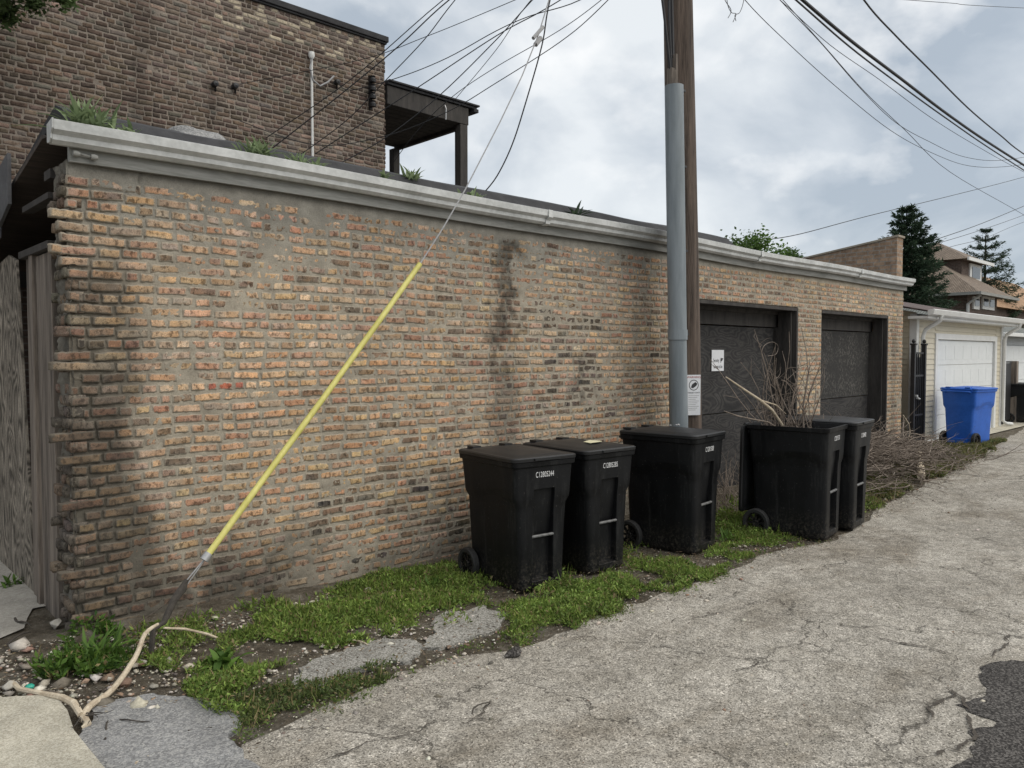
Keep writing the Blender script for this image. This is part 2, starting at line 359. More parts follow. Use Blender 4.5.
def brickwall(name, a, b_, mo):
    t = NT(name); mp_ = t.node('ShaderNodeMapping'); t.lk(t.tc, mp_.inputs[0])
    sx = t.node('ShaderNodeSeparateXYZ'); t.lk(t.tc, sx.inputs[0]); cb = t.node('ShaderNodeCombineXYZ')
    t.lk(t.math('ADD', sx.outputs[0], sx.outputs[1]), cb.inputs[0]); t.lk(sx.outputs[2], cb.inputs[1])
    br = t.node('ShaderNodeTexBrick'); br.inputs['Scale'].default_value = 1
    br.inputs['Brick Width'].default_value = .21; br.inputs['Row Height'].default_value = .073; br.inputs['Mortar Size'].default_value = .009; br.inputs['Mortar Smooth'].default_value = .3
    br.inputs['Color1'].default_value = (*a, 1); br.inputs['Color2'].default_value = (*b_, 1); br.inputs['Mortar'].default_value = (*mo, 1)
    t.lk(cb.outputs[0], br.inputs['Vector'])
    c = t.mix(1, br.outputs['Color'], t.ramp(t.noise(9, 6, .75), [(.3, .6), (.7, 1.4)]), 'MULTIPLY')
    return t.fin(c, .93, br.outputs['Fac'], -.5, .01, spec=.2)
M['bw_tan'] = brickwall('tan_brickwork', (.36, .25, .17), (.24, .165, .115), (.27, .25, .22))
M['bw_dark'] = brickwall('dark_brickwork', (.085, .06, .05), (.12, .085, .07), (.14, .125, .11))
def leafmat(name, tint=(1, 1, 1)):
    t = NT(name); c = t.attr('col'); t.b.inputs['Subsurface Weight'].default_value = 0
    m = t.fin(t.mix(1, c, tint, 'MULTIPLY'), .6, spec=.25)
    tr = t.node('ShaderNodeBsdfTranslucent'); t.lk(c, tr.inputs['Color']); ms = t.node('ShaderNodeMixShader'); ms.inputs[0].default_value = .3
    t.lk(t.b.outputs[0], ms.inputs[1]); t.lk(tr.outputs[0], ms.inputs[2]); t.lk(ms.outputs[0], t.n['Material Output'].inputs['Surface'])
    return m
M['leaf'] = leafmat('leaf')

# ---------------------------------------------------------------- ground sheets
def sheet(name, poly, z, mat, step=.12, rough=.03, seed=0, kind='structure', zf=None, thick=0, near=None):
    """poly = world xy outline; ragged edge; triangulated with inner points so it follows the ground"""
    pts = []
    n = len(poly)
    for i in range(n):
        a = np.array(poly[i][:2]); b = np.array(poly[(i + 1) % n][:2]); d = np.linalg.norm(b - a)
        st = step if d < 12 else d / 6
        k = max(1, int(d / (st * .5)))
        for j in range(k): pts.append(a + (b - a) * j / k)
    P = np.array(pts)
    if rough:
        P = P + rough * np.stack([fbm(P[:, 0] * 6, P[:, 1] * 6, seed, 4) - .5, fbm(P[:, 0] * 6 + 9, P[:, 1] * 6 + 5, seed + 1, 4) - .5], 1) * 2.2
    ne = len(P); lo, hi = P.min(0), P.max(0)
    if hi[0] - lo[0] > 20: gx = np.concatenate([np.arange(-2, 16, .3), np.arange(16, hi[0], 3)]); gy = np.concatenate([np.arange(-3, 0.6, .3), np.arange(lo[1], -3, 2)])
    else: gx = np.arange(lo[0] + step / 2, hi[0], step); gy = np.arange(lo[1] + step / 2, hi[1], step)
    G = np.array([(x, y) for x in gx for y in gy])
    # inside test
    ins = np.zeros(len(G), bool); x, y = G[:, 0], G[:, 1]
    for i in range(ne):
        x0, y0 = P[i]; x1, y1 = P[(i + 1) % ne]
        c_ = ((y0 > y) != (y1 > y)) & (x < (x1 - x0) * (y - y0) / ((y1 - y0) if y1 != y0 else 1e-9) + x0); ins ^= c_
    G = G[ins]
    G = G + (RNG.random(G.shape) - .5) * step * .3
    allp = [Vector((float(p[0]), float(p[1]))) for p in P] + [Vector((float(p[0]), float(p[1]))) for p in G]
    ov, oe, of, *_ = delaunay_2d_cdt(allp, [], [list(range(ne))], 1, 1e-5)
    V_ = np.array([(p[0], p[1]) for p in ov]); Z = gz(V_[:, 0], V_[:, 1]) + z
    if zf is not None: Z = Z + zf(V_[:, 0], V_[:, 1])
    v = [(V_[i, 0], V_[i, 1], float(Z[i])) for i in range(len(V_))]; f = [tuple(q) for q in of]
    if thick:
        nv = len(v); v += [(a, b, c_ - thick) for a, b, c_ in v]
        cnt = {}
        for q in f:
            for i in range(len(q)): cnt[(q[i], q[(i + 1) % len(q)])] = 1
        side = [(a, b) for (a, b) in cnt if (b, a) not in cnt]
        f += [(b, a, a + nv, b + nv) for a, b in side]
    return tag(mk(name, v, f, mat), kind=kind)
def pg(*pp): return [onG(*p)[:2] for p in pp]

# base soil sheet to the horizon (fine near, coarse far)
xs = np.unique(np.concatenate([np.arange(-300, -4, 37), np.arange(-4, 18, .12), np.arange(18, 400, 30)])); ys = np.unique(np.concatenate([np.arange(-300, -3, 27), np.arange(-3, 2.5, .12), np.arange(2.6, 400, 30)]))
X, Y = np.meshgrid(xs, ys, indexing='ij')
near = (1 - sst(14, 18, X)) * sst(-4, -2, X) * sst(-3, -2.6, Y)
Z = gz(X, Y) + near * (.03 * (fbm(X * 2.2, Y * 2.2, 1) - .55) + .015 * (fbm(X * 9, Y * 9, 2) - .5)) * sst(-2.7, -2, Y)
a_ = onG(90, 650); Z = Z + near * .05 * np.exp(-((Y + .05) / .16) ** 2) * (X > -.1)
Z = Z - .012
i, j = len(xs), len(ys); idx = np.arange(i * j).reshape(i, j)
fc = np.stack([idx[:-1, :-1], idx[1:, :-1], idx[1:, 1:], idx[:-1, 1:]], -1).reshape(-1, 4)
tag(mk('ground', np.stack([X, Y, Z], -1).reshape(-1, 3), fc, M['soil'], smooth=True), kind='structure')

edge = pg((235, 768), (243, 742), (330, 706), (395, 674), (455, 655), (515, 648), (545, 641), (590, 619), (650, 597), (720, 574), (775, 551), (800, 545), (835, 541), (868, 520), (885, 505), (925, 484), (955, 470), (1003, 441))
alley = [(-1.2, -13), (-.9, -3.2)] + edge + [(22., -.35), (90, -.35), (90, -13)]
sheet('alley', alley, .0, M['asphalt'], .25, .07, 2)
sheet('asphalt_patch', pg((84, 752), (98, 704), (150, 692), (214, 701), (238, 716), (224, 736), (248, 770), (262, 800), (110, 800)), .010, M['patch'], .08, .09, 3, thick=.03)
sheet('asphalt_patch', pg((290, 692), (300, 672), (334, 651), (385, 641), (420, 640), (414, 655), (352, 674), (318, 692)), .010, M['palepatch'], .07, .13, 4, thick=.03)
sheet('asphalt_patch', pg((414, 652), (424, 634), (452, 615), (490, 608), (509, 614), (498, 630), (455, 643)), .010, M['palepatch'], .07, .13, 5, thick=.03)
sheet('asphalt_patch', pg((950, 775), (972, 742), (992, 722), (958, 706), (986, 694), (972, 674), (986, 664), (1030, 660), (1110, 652), (1500, 700), (1500, 980), (930, 830)), .0045, M['darkpatch'], .05, .07, 6)
sheet('sidewalk', pg((-420, 720), (0, 703), (55, 700), (68, 716), (74, 736), (102, 770), (170, 860), (200, 980), (-600, 980)), .03, M['concrete'], .15, .006, 3, thick=.12)
sheet('concrete_pad', [(-.12, .75), (-.25, .35), (-.6, .1), (-3., .3), (-6, .3), (-6, 9), (3.3, 9), (3.3, .75)], .004, M['concrete2'], .35, .02, 3)
sheet('concrete_apron', [(15.6, -.42), (15.6, .1), (60, .1), (60, -.42)], .012, M['concrete'], .35, .02, 3)
# cracks (thin dirt filled lines lying on the alley)
def crack(pix, wd, seed):
    P = [np.array(onG(*p)) for p in pix]; v = []; out = []
    for a, b in zip(P[:-1], P[1:]):
        k = max(2, int(np.linalg.norm(b - a) / .02))
        for i in range(k): out.append(a + (b - a) * i / k)
    out.append(P[-1]); Q = np.array(out); s = np.arange(len(Q)) * .02; rc = np.random.default_rng(seed)
    Q[:, 0] += (fbm(s * 6, s * 0 + seed, seed, 6) - .5) * .17 + (rc.random(len(s)) - .5) * .012; Q[:, 1] += (fbm(s * 6, s * 0 + seed + 5, seed, 6) - .5) * .17 + (rc.random(len(s)) - .5) * .012
    T = np.gradient(Q, axis=0); nn = np.stack([-T[:, 1], T[:, 0], 0 * T[:, 0]], 1); nn /= np.linalg.norm(nn, axis=1)[:, None] + 1e-9
    ww = wd * .75 * np.clip(fbm(s * 14, s * 0 + seed + 2, seed) * 2.6 - .8, .08, 1.5) * rc.uniform(.5, 1.3, len(s)); ww *= np.clip(np.minimum(s, s[-1] - s) / .15, .05, 1)
    Q[:, 2] = gz(Q[:, 0], Q[:, 1]) + .009
    A = Q + nn * ww[:, None] / 2; B = Q - nn * ww[:, None] / 2; v = np.concatenate([A, B]); n = len(Q)
    f = np.array([(i, i + 1, n + i + 1, n + i) for i in range(n - 1)])
    tag(mk('crack', v, f, M['crack']), kind='structure')
crack([(868, 634), (905, 645), (950, 655), (985, 665)], .025, 1)
crack([(952, 655), (950, 668), (938, 684), (950, 695), (930, 710), (915, 728)], .022, 2)
crack([(992, 662), (1002, 648), (1003, 636), (1024, 625), (1060, 612)], .022, 3)
crack([(925, 768), (932, 755), (968, 738), (975, 722), (960, 700), (948, 690)], .03, 4)
crack([(925, 728), (940, 745), (965, 752), (975, 745)], .018, 5)
crack([(845, 696), (870, 706), (890, 716)], .010, 6)
crack([(440, 735), (470, 720), (495, 703), (520, 694)], .012, 7)
crack([(300, 765), (380, 742), (430, 728), (500, 722)], .014, 8)
crack([(720, 672), (760, 664), (800, 660)], .012, 1)
crack([(640, 640), (672, 622), (730, 612)], .014, 2)
crack([(740, 610), (775, 598), (830, 640), (868, 634)], .012, 3)

# ---------------------------------------------------------------- brick generator
PAL = [((.42, .31, .195), 26), ((.45, .345, .25), 13), ((.40, .27, .185), 20), ((.34, .21, .15), 11), ((.29, .165, .12), 5), ((.29, .225, .165), 14), ((.14, .11, .088), 9), ((.48, .39, .25), 3), ((.34, .285, .23), 9)]
def palette(n, pal, rng):
    w_ = np.array([p[1] for p in pal], float); w_ /= w_.sum(); k = rng.choice(len(pal), n, p=w_)
    c_ = np.array([p[0] for p in pal])[k]; return c_ * rng.uniform(.82, 1.18, (n, 1)) * rng.uniform(.95, 1.05, (n, 3))
def brick_list(x0, x1, z0, z1, ch, rng, hdr=6, holes=(), gap=.012, ls=1.):
    out = []; k = 0; z = z0
    while z + ch <= z1 + .001:
        h = (k % hdr == hdr - 1); x = x0 - (rng.random() * .1); 
        while x < x1:
            L_ = (.095 if h else .192) + rng.normal(0, .006)
            if rng.random() < (.36 if not h else .12): L_ = rng.uniform(.06, .16)
            L_ *= ls
            a, b = max(x, x0), min(x + L_, x1)
            segs = [(a, b)]
            for (hx0, hx1, hz) in holes:
                if z < hz - .02:
                    ns = []
                    for (p, q) in segs:
                        if q <= hx0 or p >= hx1: ns.append((p, q))
                        else:
                            if p < hx0: ns.append((p, hx0))
                            if q > hx1: ns.append((hx1, q))
                    segs = ns
            for (p, q) in segs:
                if q - p > .025: out.append((p, q, z, z + ch - gap))
            x += L_ + rng.uniform(.009, .014) + (gap - .012) * .6
        z += ch; k += 1
    return np.array(out)
def brick_mesh(B, nx, nz, depth, jit, rnd, rng, wob=.005, edge=.004, ew=.016):
    """bricks facing -Y at y=0; front grid nx*nz + 4 side strips. returns verts, faces, brick index per vert"""
    n = len(B); u = np.linspace(0, 1, nx + 1); v = np.linspace(0, 1, nz + 1)
    U, Vv = np.meshgrid(u, v, indexing='ij'); U = U.ravel(); Vv = Vv.ravel(); k = len(U)
    dz = rng.uniform(-.005, .005, n); tilt = rng.normal(0, .05, n) * (B[:, 1] - B[:, 0]); tilt = np.clip(tilt, -.009, .009)
    x = B[:, 0, None] + U * (B[:, 1] - B[:, 0])[:, None]; z = B[:, 2, None] + Vv * (B[:, 3] - B[:, 2])[:, None] + dz[:, None]
    z = z + (U - .5)[None] * tilt[:, None]
    eu = np.minimum(U, 1 - U)[None] * (B[:, 1] - B[:, 0])[:, None]; ev = np.minimum(Vv, 1 - Vv)[None] * (B[:, 3] - B[:, 2])[:, None]
    ed = (eu < 1e-6) | (ev < 1e-6)
    x = x + np.where(eu < 1e-6, (vn(x * 60, z * 60, 1) - .4) * edge * 2 * np.where(U < .5, 1, -1), 0)
    z = z + np.where(ev < 1e-6, (vn(x * 60, z * 60, 2) - .4) * edge * 2 * np.where(Vv < .5, 1, -1), 0)
    out = rng.normal(0, jit, n)
    y = -out[:, None] + np.where(ed, rnd, 0) + (vn(x * 45, z * 45, 3) - .5) * .0035
    wv = (fbm(x * .9, z * .7, 5, 2) - .5) * wob * 3
    EA = np.clip(1 - np.minimum(eu, ev) / ew, 0, 1); brick_mesh.edge = None
    front = np.stack([x, y, z + wv], -1)
    # back ring
    ring = [i_ * (nz + 1) for i_ in range(nx + 1)] + [nx * (nz + 1) + j_ for j_ in range(1, nz + 1)] + [i_ * (nz + 1) + nz for i_ in range(nx - 1, -1, -1)] + [j_ for j_ in range(nz - 1, 0, -1)]
    back = front[:, ring].copy(); back[:, :, 1] = depth
    V_ = np.concatenate([front, back], 1); kk = V_.shape[1]; m = len(ring)
    f = [(i_ * (nz + 1) + j_, (i_ + 1) * (nz + 1) + j_, (i_ + 1) * (nz + 1) + j_ + 1, i_ * (nz + 1) + j_ + 1) for i_ in range(nx) for j_ in range(nz)]
    f += [(ring[(q + 1) % m], ring[q], k + q, k + (q + 1) % m) for q in range(m)]
    f = np.array(f); Fc = (f[None] + (np.arange(n) * kk)[:, None, None]).reshape(-1, 4)
    brick_mesh.edge = np.concatenate([EA, np.ones((n, m))], 1).ravel()
    return V_.reshape(-1, 3), Fc, np.repeat(np.arange(n), kk)

# ---------------------------------------------------------------- old brick garage (long alley wall)
XL, XR, HW = -.03, 13.9, 2.99
D1, D2 = (7.04, 9.69), (10.49, 13.17); DZ = 2.47
ZB = -.16
garage = empty('brick_garage', (0, 0, 0), 0, 'long low common brick garage with white gutter and two boarded up vehicle doors', 'garage')
def stainf(x, z):
    n = fbm(x * 3, z * 3, 1); n3 = fbm(x * 11, z * 11, 4)
    wdt = .36 + .18 * (fbm(z * 1.7, z * 0 + 2, 3) - .5) * 2 + .22 * (1 - sst(.5, 1.1, z))
    s = sst(.13, -.13, x - wdt + (n3 - .5) * .22) * (1 - sst(2.2, 2.65, z + (n - .5) * .5)) * (.7 + .4 * n3)
    s = np.maximum(s, sst(.75, .1, z + (n - .5) * .5) * (1 - sst(1.1, 2.2, x)) * .85 * (.55 + n3))
    s = np.maximum(s, sst(.4, -.1, z + (n - .5) * .4) * .5)
    s = np.maximum(s, sst(.45, .6, n3) * sst(.3, 1.2, fbm(x * .7, z * .4, 2) * 2) * .22)
    cx = 3.72 - (2.9 - z) * .05 + (n - .5) * .12; s = s * (.72 + .28 * sst(1.9, 1.2, z))
    s = np.maximum(s, sst(.24, .0, np.abs(x - cx) + (n3 - .5) * .55) * sst(2.95, 2.8, z) * sst(.9, 2.0, z) * (.35 + 1.1 * fbm(x * 14, z * 24, 6)) * .95)
    s = np.maximum(s, sst(.3, .05, np.abs(x - cx - .05) + (n3 - .5) * .35) * sst(1.9, 1.5, z) * .5)
    s = np.maximum(s, sst(.3, .0, np.abs(x - 4.75) + (n3 - .5) * .3) * sst(2.0, 1.6, z) * sst(1.0, 1.3, z) * (n3 > .48) * .6)
    s = np.maximum(s, sst(.25, .05, np.abs(x - 13.5) + (n3 - .5) * .3) * sst(3., 2., z) * .5)
    s = np.maximum(s, sst(2.9, 3.0, z + (n3 - .5) * .06) * .4)
    return np.clip(s, 0, .93)
rng = np.random.default_rng(11)
B = brick_list(XL, XR, ZB, HW, .0733, rng, 4, [(D1[0], D1[1], DZ), (D2[0], D2[1], DZ)], .0185)
keep = np.ones(len(B), bool)
for q, b in enumerate(B):                       # ragged end of the wall: missing half bricks and bricks that stick out
    if b[0] < XL + .1:
        kz = b[2]
        if rng.random() < .4: B[q, 0] = b[0] + rng.uniform(.01, .07)
        if 2.3 < kz < 2.68: B[q, 0] = XL - .07 + rng.normal(0, .03)
        elif rng.random() < .16: B[q, 0] = XL - rng.uniform(.03, .12)
    keep[q] = B[q, 1] - B[q, 0] > .03
B = B[keep]
# grey rendered patch top left hides some bricks
V1, F1, bi = brick_mesh(B, 10, 4, .055, .0010, .0014, rng); E1 = brick_mesh.edge
cols = palette(len(B), PAL, rng)
cx_, cz_ = (B[:, 0] + B[:, 1]) / 2, B[:, 2]
dk = fbm(cx_ * .8, cz_ * 1.1, 6, 3); cols = cols * .74 + .27 * cols.mean(0) * np.array([.97, 1., 1.06]); cols *= (1.16 + (dk - .5) * .7)[:, None] * np.array([1.05, .975, .92])
wx = sst(.3, 1.5, cx_) * (1 - sst(2.6, 3.6, cx_)) * sst(.2, .8, cz_) * (1 - sst(1.5, 2.1, cz_))   # warmer buff zone low on the left
cols = cols * (1 + wx[:, None] * np.array([.16, .12, .02]))
dz1 = fbm(cx_ * 3, cz_ * 5, 4, 3)
dkm = ((np.abs(cx_ - 4.75) < .42) & (cz_ > 1.1) & (cz_ < 2.15) & (dz1 > .44)) | ((cx_ > 1.6) & (cx_ < 4.) & (cz_ > .35) & (cz_ < .85) & (dz1 > .60)) | (dz1 > .74)
dkm &= rng.random(len(B)) < .72; cols[dkm] = palette(len(B), [((.15, .115, .09), 5), ((.22, .17, .13), 5), ((.11, .09, .075), 2)], rng)[dkm]
ob = (np.abs(cx_ - .93) < .16) & (np.abs(cz_ - 1.50) < .037); cols[ob] = (.42, .15, .1)
vc = cols[bi]; vc = vc * (.82 + .36 * vn(V1[:, 0] * 28, V1[:, 2] * 28, 5))[:, None]
hue = vn(V1[:, 0] * 13, V1[:, 2] * 20, 6)[:, None]; vc = vc * (1 + (hue - .5) * np.array([.20, -.02, -.28]))
prot = np.zeros(len(V1))
st1 = stainf(V1[:, 0], V1[:, 2])
# mortar
gx = np.arange(XL, XR + .001, .0135); gzv = np.arange(ZB - .05, HW + .001, .0125)
GX, GZ = np.meshgrid(gx, gzv, indexing='ij')
big = fbm(GX * 1.3, GZ * 2.2, 2, 4)
sm = sst(.62, .75, big) * .002 + sst(2.6, 2.95, GZ) * .0016 * sst(0.2, .8, GX) * (1 - sst(5., 8, GX)) + sst(.2, .0, GZ) * .0015 + sst(.5, .1, GZ) * (fbm(GX * 14, GZ * 18, 6) - .5) * .014
GY = .0029 + .018 * (1 - sst(.12, .42, GX + (vn(GX * 6, GZ * 6, 2) - .5) * .3)) * (GZ < 2.85) - (vn(GX * 36, GZ * 44, 3) - .5) * .005 - (vn(GX * 90, GZ * 95, 4) - .5) * .003 - sm - (fbm(GX * 9, GZ * 9, 1) - .5) * .003
crv = np.exp(-((GX - .41 - .05 * (vn(GZ * 20, GZ * 0, 2) - .5)) / .006) ** 2) * (GZ > 2.45) * .02; GY = GY + crv
wv = (fbm(GX * .9, GZ * .7, 5, 2) - .5) * .015
V2 = np.stack([GX, GY, GZ + wv * (GZ < HW - .05)], -1).reshape(-1, 3)
ii = np.arange(len(gx) * len(gzv)).reshape(len(gx), len(gzv))
cxm = (GX[:-1, :-1] + .006); czm = GZ[:-1, :-1]
ok = ~((((cxm > D1[0]) & (cxm < D1[1])) | ((cxm > D2[0]) & (cxm < D2[1]))) & (czm < DZ)) 
F2 = np.stack([ii[:-1, :-1], ii[1:, :-1], ii[1:, 1:], ii[:-1, 1:]], -1)[ok].reshape(-1, 4)
mc = np.array([.365, .325, .26]) * np.ones((V2.shape[0], 3)); g_ = sst(2.2, 2.9, GZ).ravel()[:, None] * (1 - sst(6, 9, GX).ravel()[:, None]); mc = mc * (1 - g_) + g_ * np.array([.27, .255, .22])
mc = mc * (.85 + .3 * fbm(GX * 5, GZ * 5, 3).ravel())[:, None]
st2 = stainf(V2[:, 0], V2[:, 2])
Vv_ = np.concatenate([V1, V2]); Ff = np.concatenate([F1, F2 + len(V1)])
mk('wall_face', Vv_, Ff, [M['brick'], M['mortar']], garage, mi=np.concatenate([np.zeros(len(F1)), np.ones(len(F2))]), col=np.concatenate([vc, mc]), att={'stain': np.concatenate([st1, st2]), 'edge': np.concatenate([E1, np.zeros(len(V2))])})
# core behind the facing, jambs, end face
core = MB()
for a, b in ((XL + .09, D1[0]), (D1[1], D2[0]), (D2[1], XR)): core.box((a, .035, -.3), (b, .33, DZ))
core.box((XL + .09, .035, DZ), (XR, .33, HW))
core.box((XR - .3, .332, -.3), (XR, 6.2, 2.55)); core.box((2.9, 6.0, -.3), (XR - .31, 6.25, 2.15))
core.box((5.2, .34, -.3), (5.32, 5.99, 2.6))
core.build('wall_core', M['bw_tan'], garage)
# ragged end face made of brick ends
rng = np.random.default_rng(5); Be = brick_list(0, .33, ZB, HW, .0733, rng, 2)
Ve, Fe, be = brick_mesh(Be, 3, 3, .09, .022, .007, rng, 0, .008); Ee = brick_mesh.edge
We = np.stack([XL - .005 + Ve[:, 1], .335 - Ve[:, 0], Ve[:, 2]], -1)
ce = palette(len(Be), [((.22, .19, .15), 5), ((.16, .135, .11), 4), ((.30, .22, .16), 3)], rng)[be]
gy2 = np.arange(0, .33, .012); A, B2 = np.meshgrid(gy2, gzv, indexing='ij')
Vm = np.stack([XL + .012 + (fbm(A * 22, B2 * 22, 2) - .5) * .05, A, B2], -1).reshape(-1, 3); i3 = np.arange(A.size).reshape(A.shape)
Fm = np.stack([i3[:-1, :-1], i3[:-1, 1:], i3[1:, 1:], i3[1:, :-1]], -1).reshape(-1, 4)
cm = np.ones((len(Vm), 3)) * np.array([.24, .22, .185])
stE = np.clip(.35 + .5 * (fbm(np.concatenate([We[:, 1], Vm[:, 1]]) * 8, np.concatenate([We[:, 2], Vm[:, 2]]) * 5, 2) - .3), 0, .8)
mk('ragged_end', np.concatenate([We, Vm]), np.concatenate([Fe, Fm + len(We)]), [M['brick'], M['mortar']], garage, mi=np.concatenate([np.zeros(len(Fe)), np.ones(len(Fm))]), col=np.concatenate([ce, cm]), att={'stain': stE, 'edge': np.concatenate([Ee * .4, np.zeros(len(Vm))])})

# fascia, gutter, roof
def wavy(x): return .009 * math.sin(x * 1.3) + .012 * math.sin(x * .45) - .006
def strip(outline, xs_, mat, name, parent, dz=wavy, smooth=False, close=True):
    n = len(outline); v = []; 
    for x in xs_: v += [(x, p[0], p[1] + dz(x)) for p in outline]
    f = [(i_ * n + j_, i_ * n + (j_ + 1) % n, (i_ + 1) * n + (j_ + 1) % n, (i_ + 1) * n + j_) for i_ in range(len(xs_) - 1) for j_ in range(n)]
    f += [tuple(range(n)), tuple((len(xs_) - 1) * n + j_ for j_ in range(n - 1, -1, -1))]
    m = MB(); m.add(v, f); return m.build(name, mat, parent, smooth=smooth, sharp=25)
xs_ = list(np.linspace(-.02, 13.93, 50))
strip([(-.045, 2.975), (-.045, 3.14), (.0, 3.14), (.0, 3.0), (-.012, 2.975)], xs_, M['fascia'], 'fascia', garage)
xs_ = list(np.linspace(-.13, 14.02, 60))
gut = strip([(-.048, 3.165), (-.048, 3.06), (-.10, 3.055), (-.128, 3.075), (-.132, 3.105), (-.165, 3.13), (-.17, 3.185), (-.158, 3.19), (-.155, 3.145), (-.12, 3.12), (-.06, 3.115)], xs_, M['gutter'], 'gutter', garage, smooth=True)
m = MB()
for x in (4.15, 8.3, 11.6):
    m = MB(); m.prism([(-.172, 3.19 + wavy(x)), (-.178, 3.186 + wavy(x)), (-.178, 3.118 + wavy(x)), (-.14, 3.09 + wavy(x)), (-.136, 3.058 + wavy(x)), (-.10, 3.046 + wavy(x)), (-.046, 3.05 + wavy(x)), (-.046, 3.054 + wavy(x)), (-.10, 3.052 + wavy(x)), (-.130, 3.062 + wavy(x)), (-.134, 3.094 + wavy(x)), (-.172, 3.122 + wavy(x))], 'x', x - .03, x + .03); m.build('joint_sleeve', M['gutter'], gut)
m = MB(); m.prism([(-.046, 3.168), (-.046, 3.056), (-.10, 3.051), (-.13, 3.072), (-.135, 3.10), (-.168, 3.126), (-.174, 3.185)], 'x', -.142, -.131); m.build('end_cap', M['gutter'], gut, bevel=.003)
m = MB(); m.lathe([(0, -.02), (.016, -.018), (.02, 0), (.014, .02), (0, .022)], (.01, -.075, 3.015), 'x', 10); m.tube([(.03, -.07, 3.02), (.09, -.07, 3.01)], .007); m.lathe([(0, -.02), (.016, -.018), (.02, 0), (.014, .02), (0, .022)], (.11, -.075, 3.01), 'x', 10); m.build('bracket', M['fascia'], gut, smooth=True)
# roof: raised black curb along the alley, membrane falling away from it
def rdz(x): return .02 * (vn(np.array([x * 1.3]), np.array([0.]), 3)[0] - .5)
strip([(.02, 3.12), (.0, 3.20), (.10, 3.26), (.18, 3.34), (.34, 3.395), (.55, 3.36), (1.2, 3.20), (2.4, 2.97), (6.3, 2.30), (6.3, 2.2), (2.4, 2.90), (1.2, 3.14), (.55, 3.28), (.34, 3.30), (.16, 3.20)], list(np.linspace(.0, 8.0, 40)), M['tar'], 'roof', garage, rdz)
strip([(.02, 3.10), (.0, 3.17), (.10, 3.19), (.34, 3.22), (1.2, 3.12), (2.4, 2.93), (6.3, 2.28), (6.3, 2.2), (2.4, 2.84), (1.2, 3.03), (.34, 3.10)], list(np.linspace(8.001, 13.6, 30)), M['tar'], 'roof', garage, rdz)
# far fire wall parapet, falling with the roof
rng = np.random.default_rng(3)
par = MB(); yo = [(.03, 2.9), (.03, 3.93), (2.3, 3.62), (3.6, 3.44), (6.0, 3.1), (6.0, 2.2)]
par.prism(yo, 'x', 13.62, 13.9); par.build('parapet', M['bw_tan'], garage)
m = MB(); m.prism([(0.0, 3.935), (0.0, 3.975), (6.0, 3.14), (6.0, 3.105)], 'x', 13.6, 13.92); m.build('parapet_cap', simple('tan_cap', (.26, .22, .17), (.34, .30, .24), 6), garage, bevel=.006)

# boarded vehicle doors
def boarded(x0, x1, rec, name_mat, seam):
    d = empty('boarded_door', (x0, rec, 0)); d.parent = garage
    W_ = x1 - x0
    m = MB(); m.box((.06, 0, -.12), (W_ - .1, .018, seam)); m.build('lower_panel', M['ply_dark'], d, bevel=.002)
    m = MB(); m.box((.06, -.006, seam + .012), (W_ - .1, .016, DZ - .30)); m.build('upper_panel', name_mat, d, bevel=.002)
    m = MB(); m.box((.0, -.03, DZ - .285), (W_, .02, DZ - .005)); m.box((0.02, -.07, DZ - .10), (W_ - .02, -.031, DZ - .006)); m.build('header', M['darkwood'], d, bevel=.004)
    m = MB(); m.box((W_ - .09, -rec + .06, -.1), (W_ - .004, -.075, DZ - .052)); m.box((W_ - .09, -.074, -.1), (W_ - .004, .02, DZ - .29)); m.box((W_ - .05, -rec - .012, -.1), (W_ - .003, -rec + .055, DZ - .006)); m.build('jamb', M['darkwood'], d, bevel=.004)
    m = MB(); m.box((.004, -rec + .02, -.1), (.055, .02, DZ - .29)); m.build('jamb', M['darkwood'], d, bevel=.004)
    m = MB(); m.box((.004, -rec - .008, DZ - .05), (W_ - .004, -.075, DZ - .004)); m.build('lintel', M['darkwood'], d, bevel=.004)
    return d
boarded(D1[0], D1[1], .34, M['ply_dark'], .95)
boarded(D2[0], D2[1], .30, M['ply_flake'], 1.02)

# open end: posts, hanging gate panel, rake boards
sd_ = empty('side_frame', (0, 0, 0)); sd_.parent = garage
m = MB(); m.box((-.035, .40, -.05), (.03, .80, 2.46)); m.build('jamb_board', M['barewood'], sd_, bevel=.004)
m = MB(); m.box((-.06, .815, -.05), (.06, .90, 2.5)); m.box((-.03, .902, -.05), (.05, 1.12, 2.48)); m.build('jamb_board', M['barewood'], sd_, bevel=.005)
m = MB(); m.box((-.07, .32, 2.47), (.05, 1.16, 2.52)); m.build('lintel', M['darkwood'], sd_, bevel=.004)
m = MB(); m.prism([(1.14, -.06), (1.50, 2.50), (1.75, 2.56), (3.2, 2.40), (3.2, -.02)], 'x', -.02, .0); m.build('gate_panel', M['ply_grey'], sd_, bevel=.002)
m = MB(); m.prism([(1.12, 3.22), (1.14, 2.86), (1.5, 2.74), (1.52, 2.66), (3.6, 2.36), (3.6, 2.74), (2.2, 3.0), (1.2, 3.21)], 'x', -.13, -.105); m.build('rake_board', simple('grey_rake_board', (.07, .07, .075), (.13, .13, .135), 4, .85), sd_, bevel=.003)
m = MB(); m.prism([(.20, 3.16), (.35, 3.20), (3.4, 2.62), (3.4, 2.59), (.35, 3.17)], 'x', -.08, 3.); m.build('soffit_sheet', simple('brown_soffit_boards', (.035, .028, .024), (.09, .07, .058), 9, .9, .4, stretch=(.3, 4, 1)), sd_)
m = MB(); m.box((-.04, .34, 2.93), (.03, .50, 2.99)); m.box((-.05, .36, 2.80), (.02, 1.1, 2.84)); m.build('rafter', M['darkwood'], sd_)

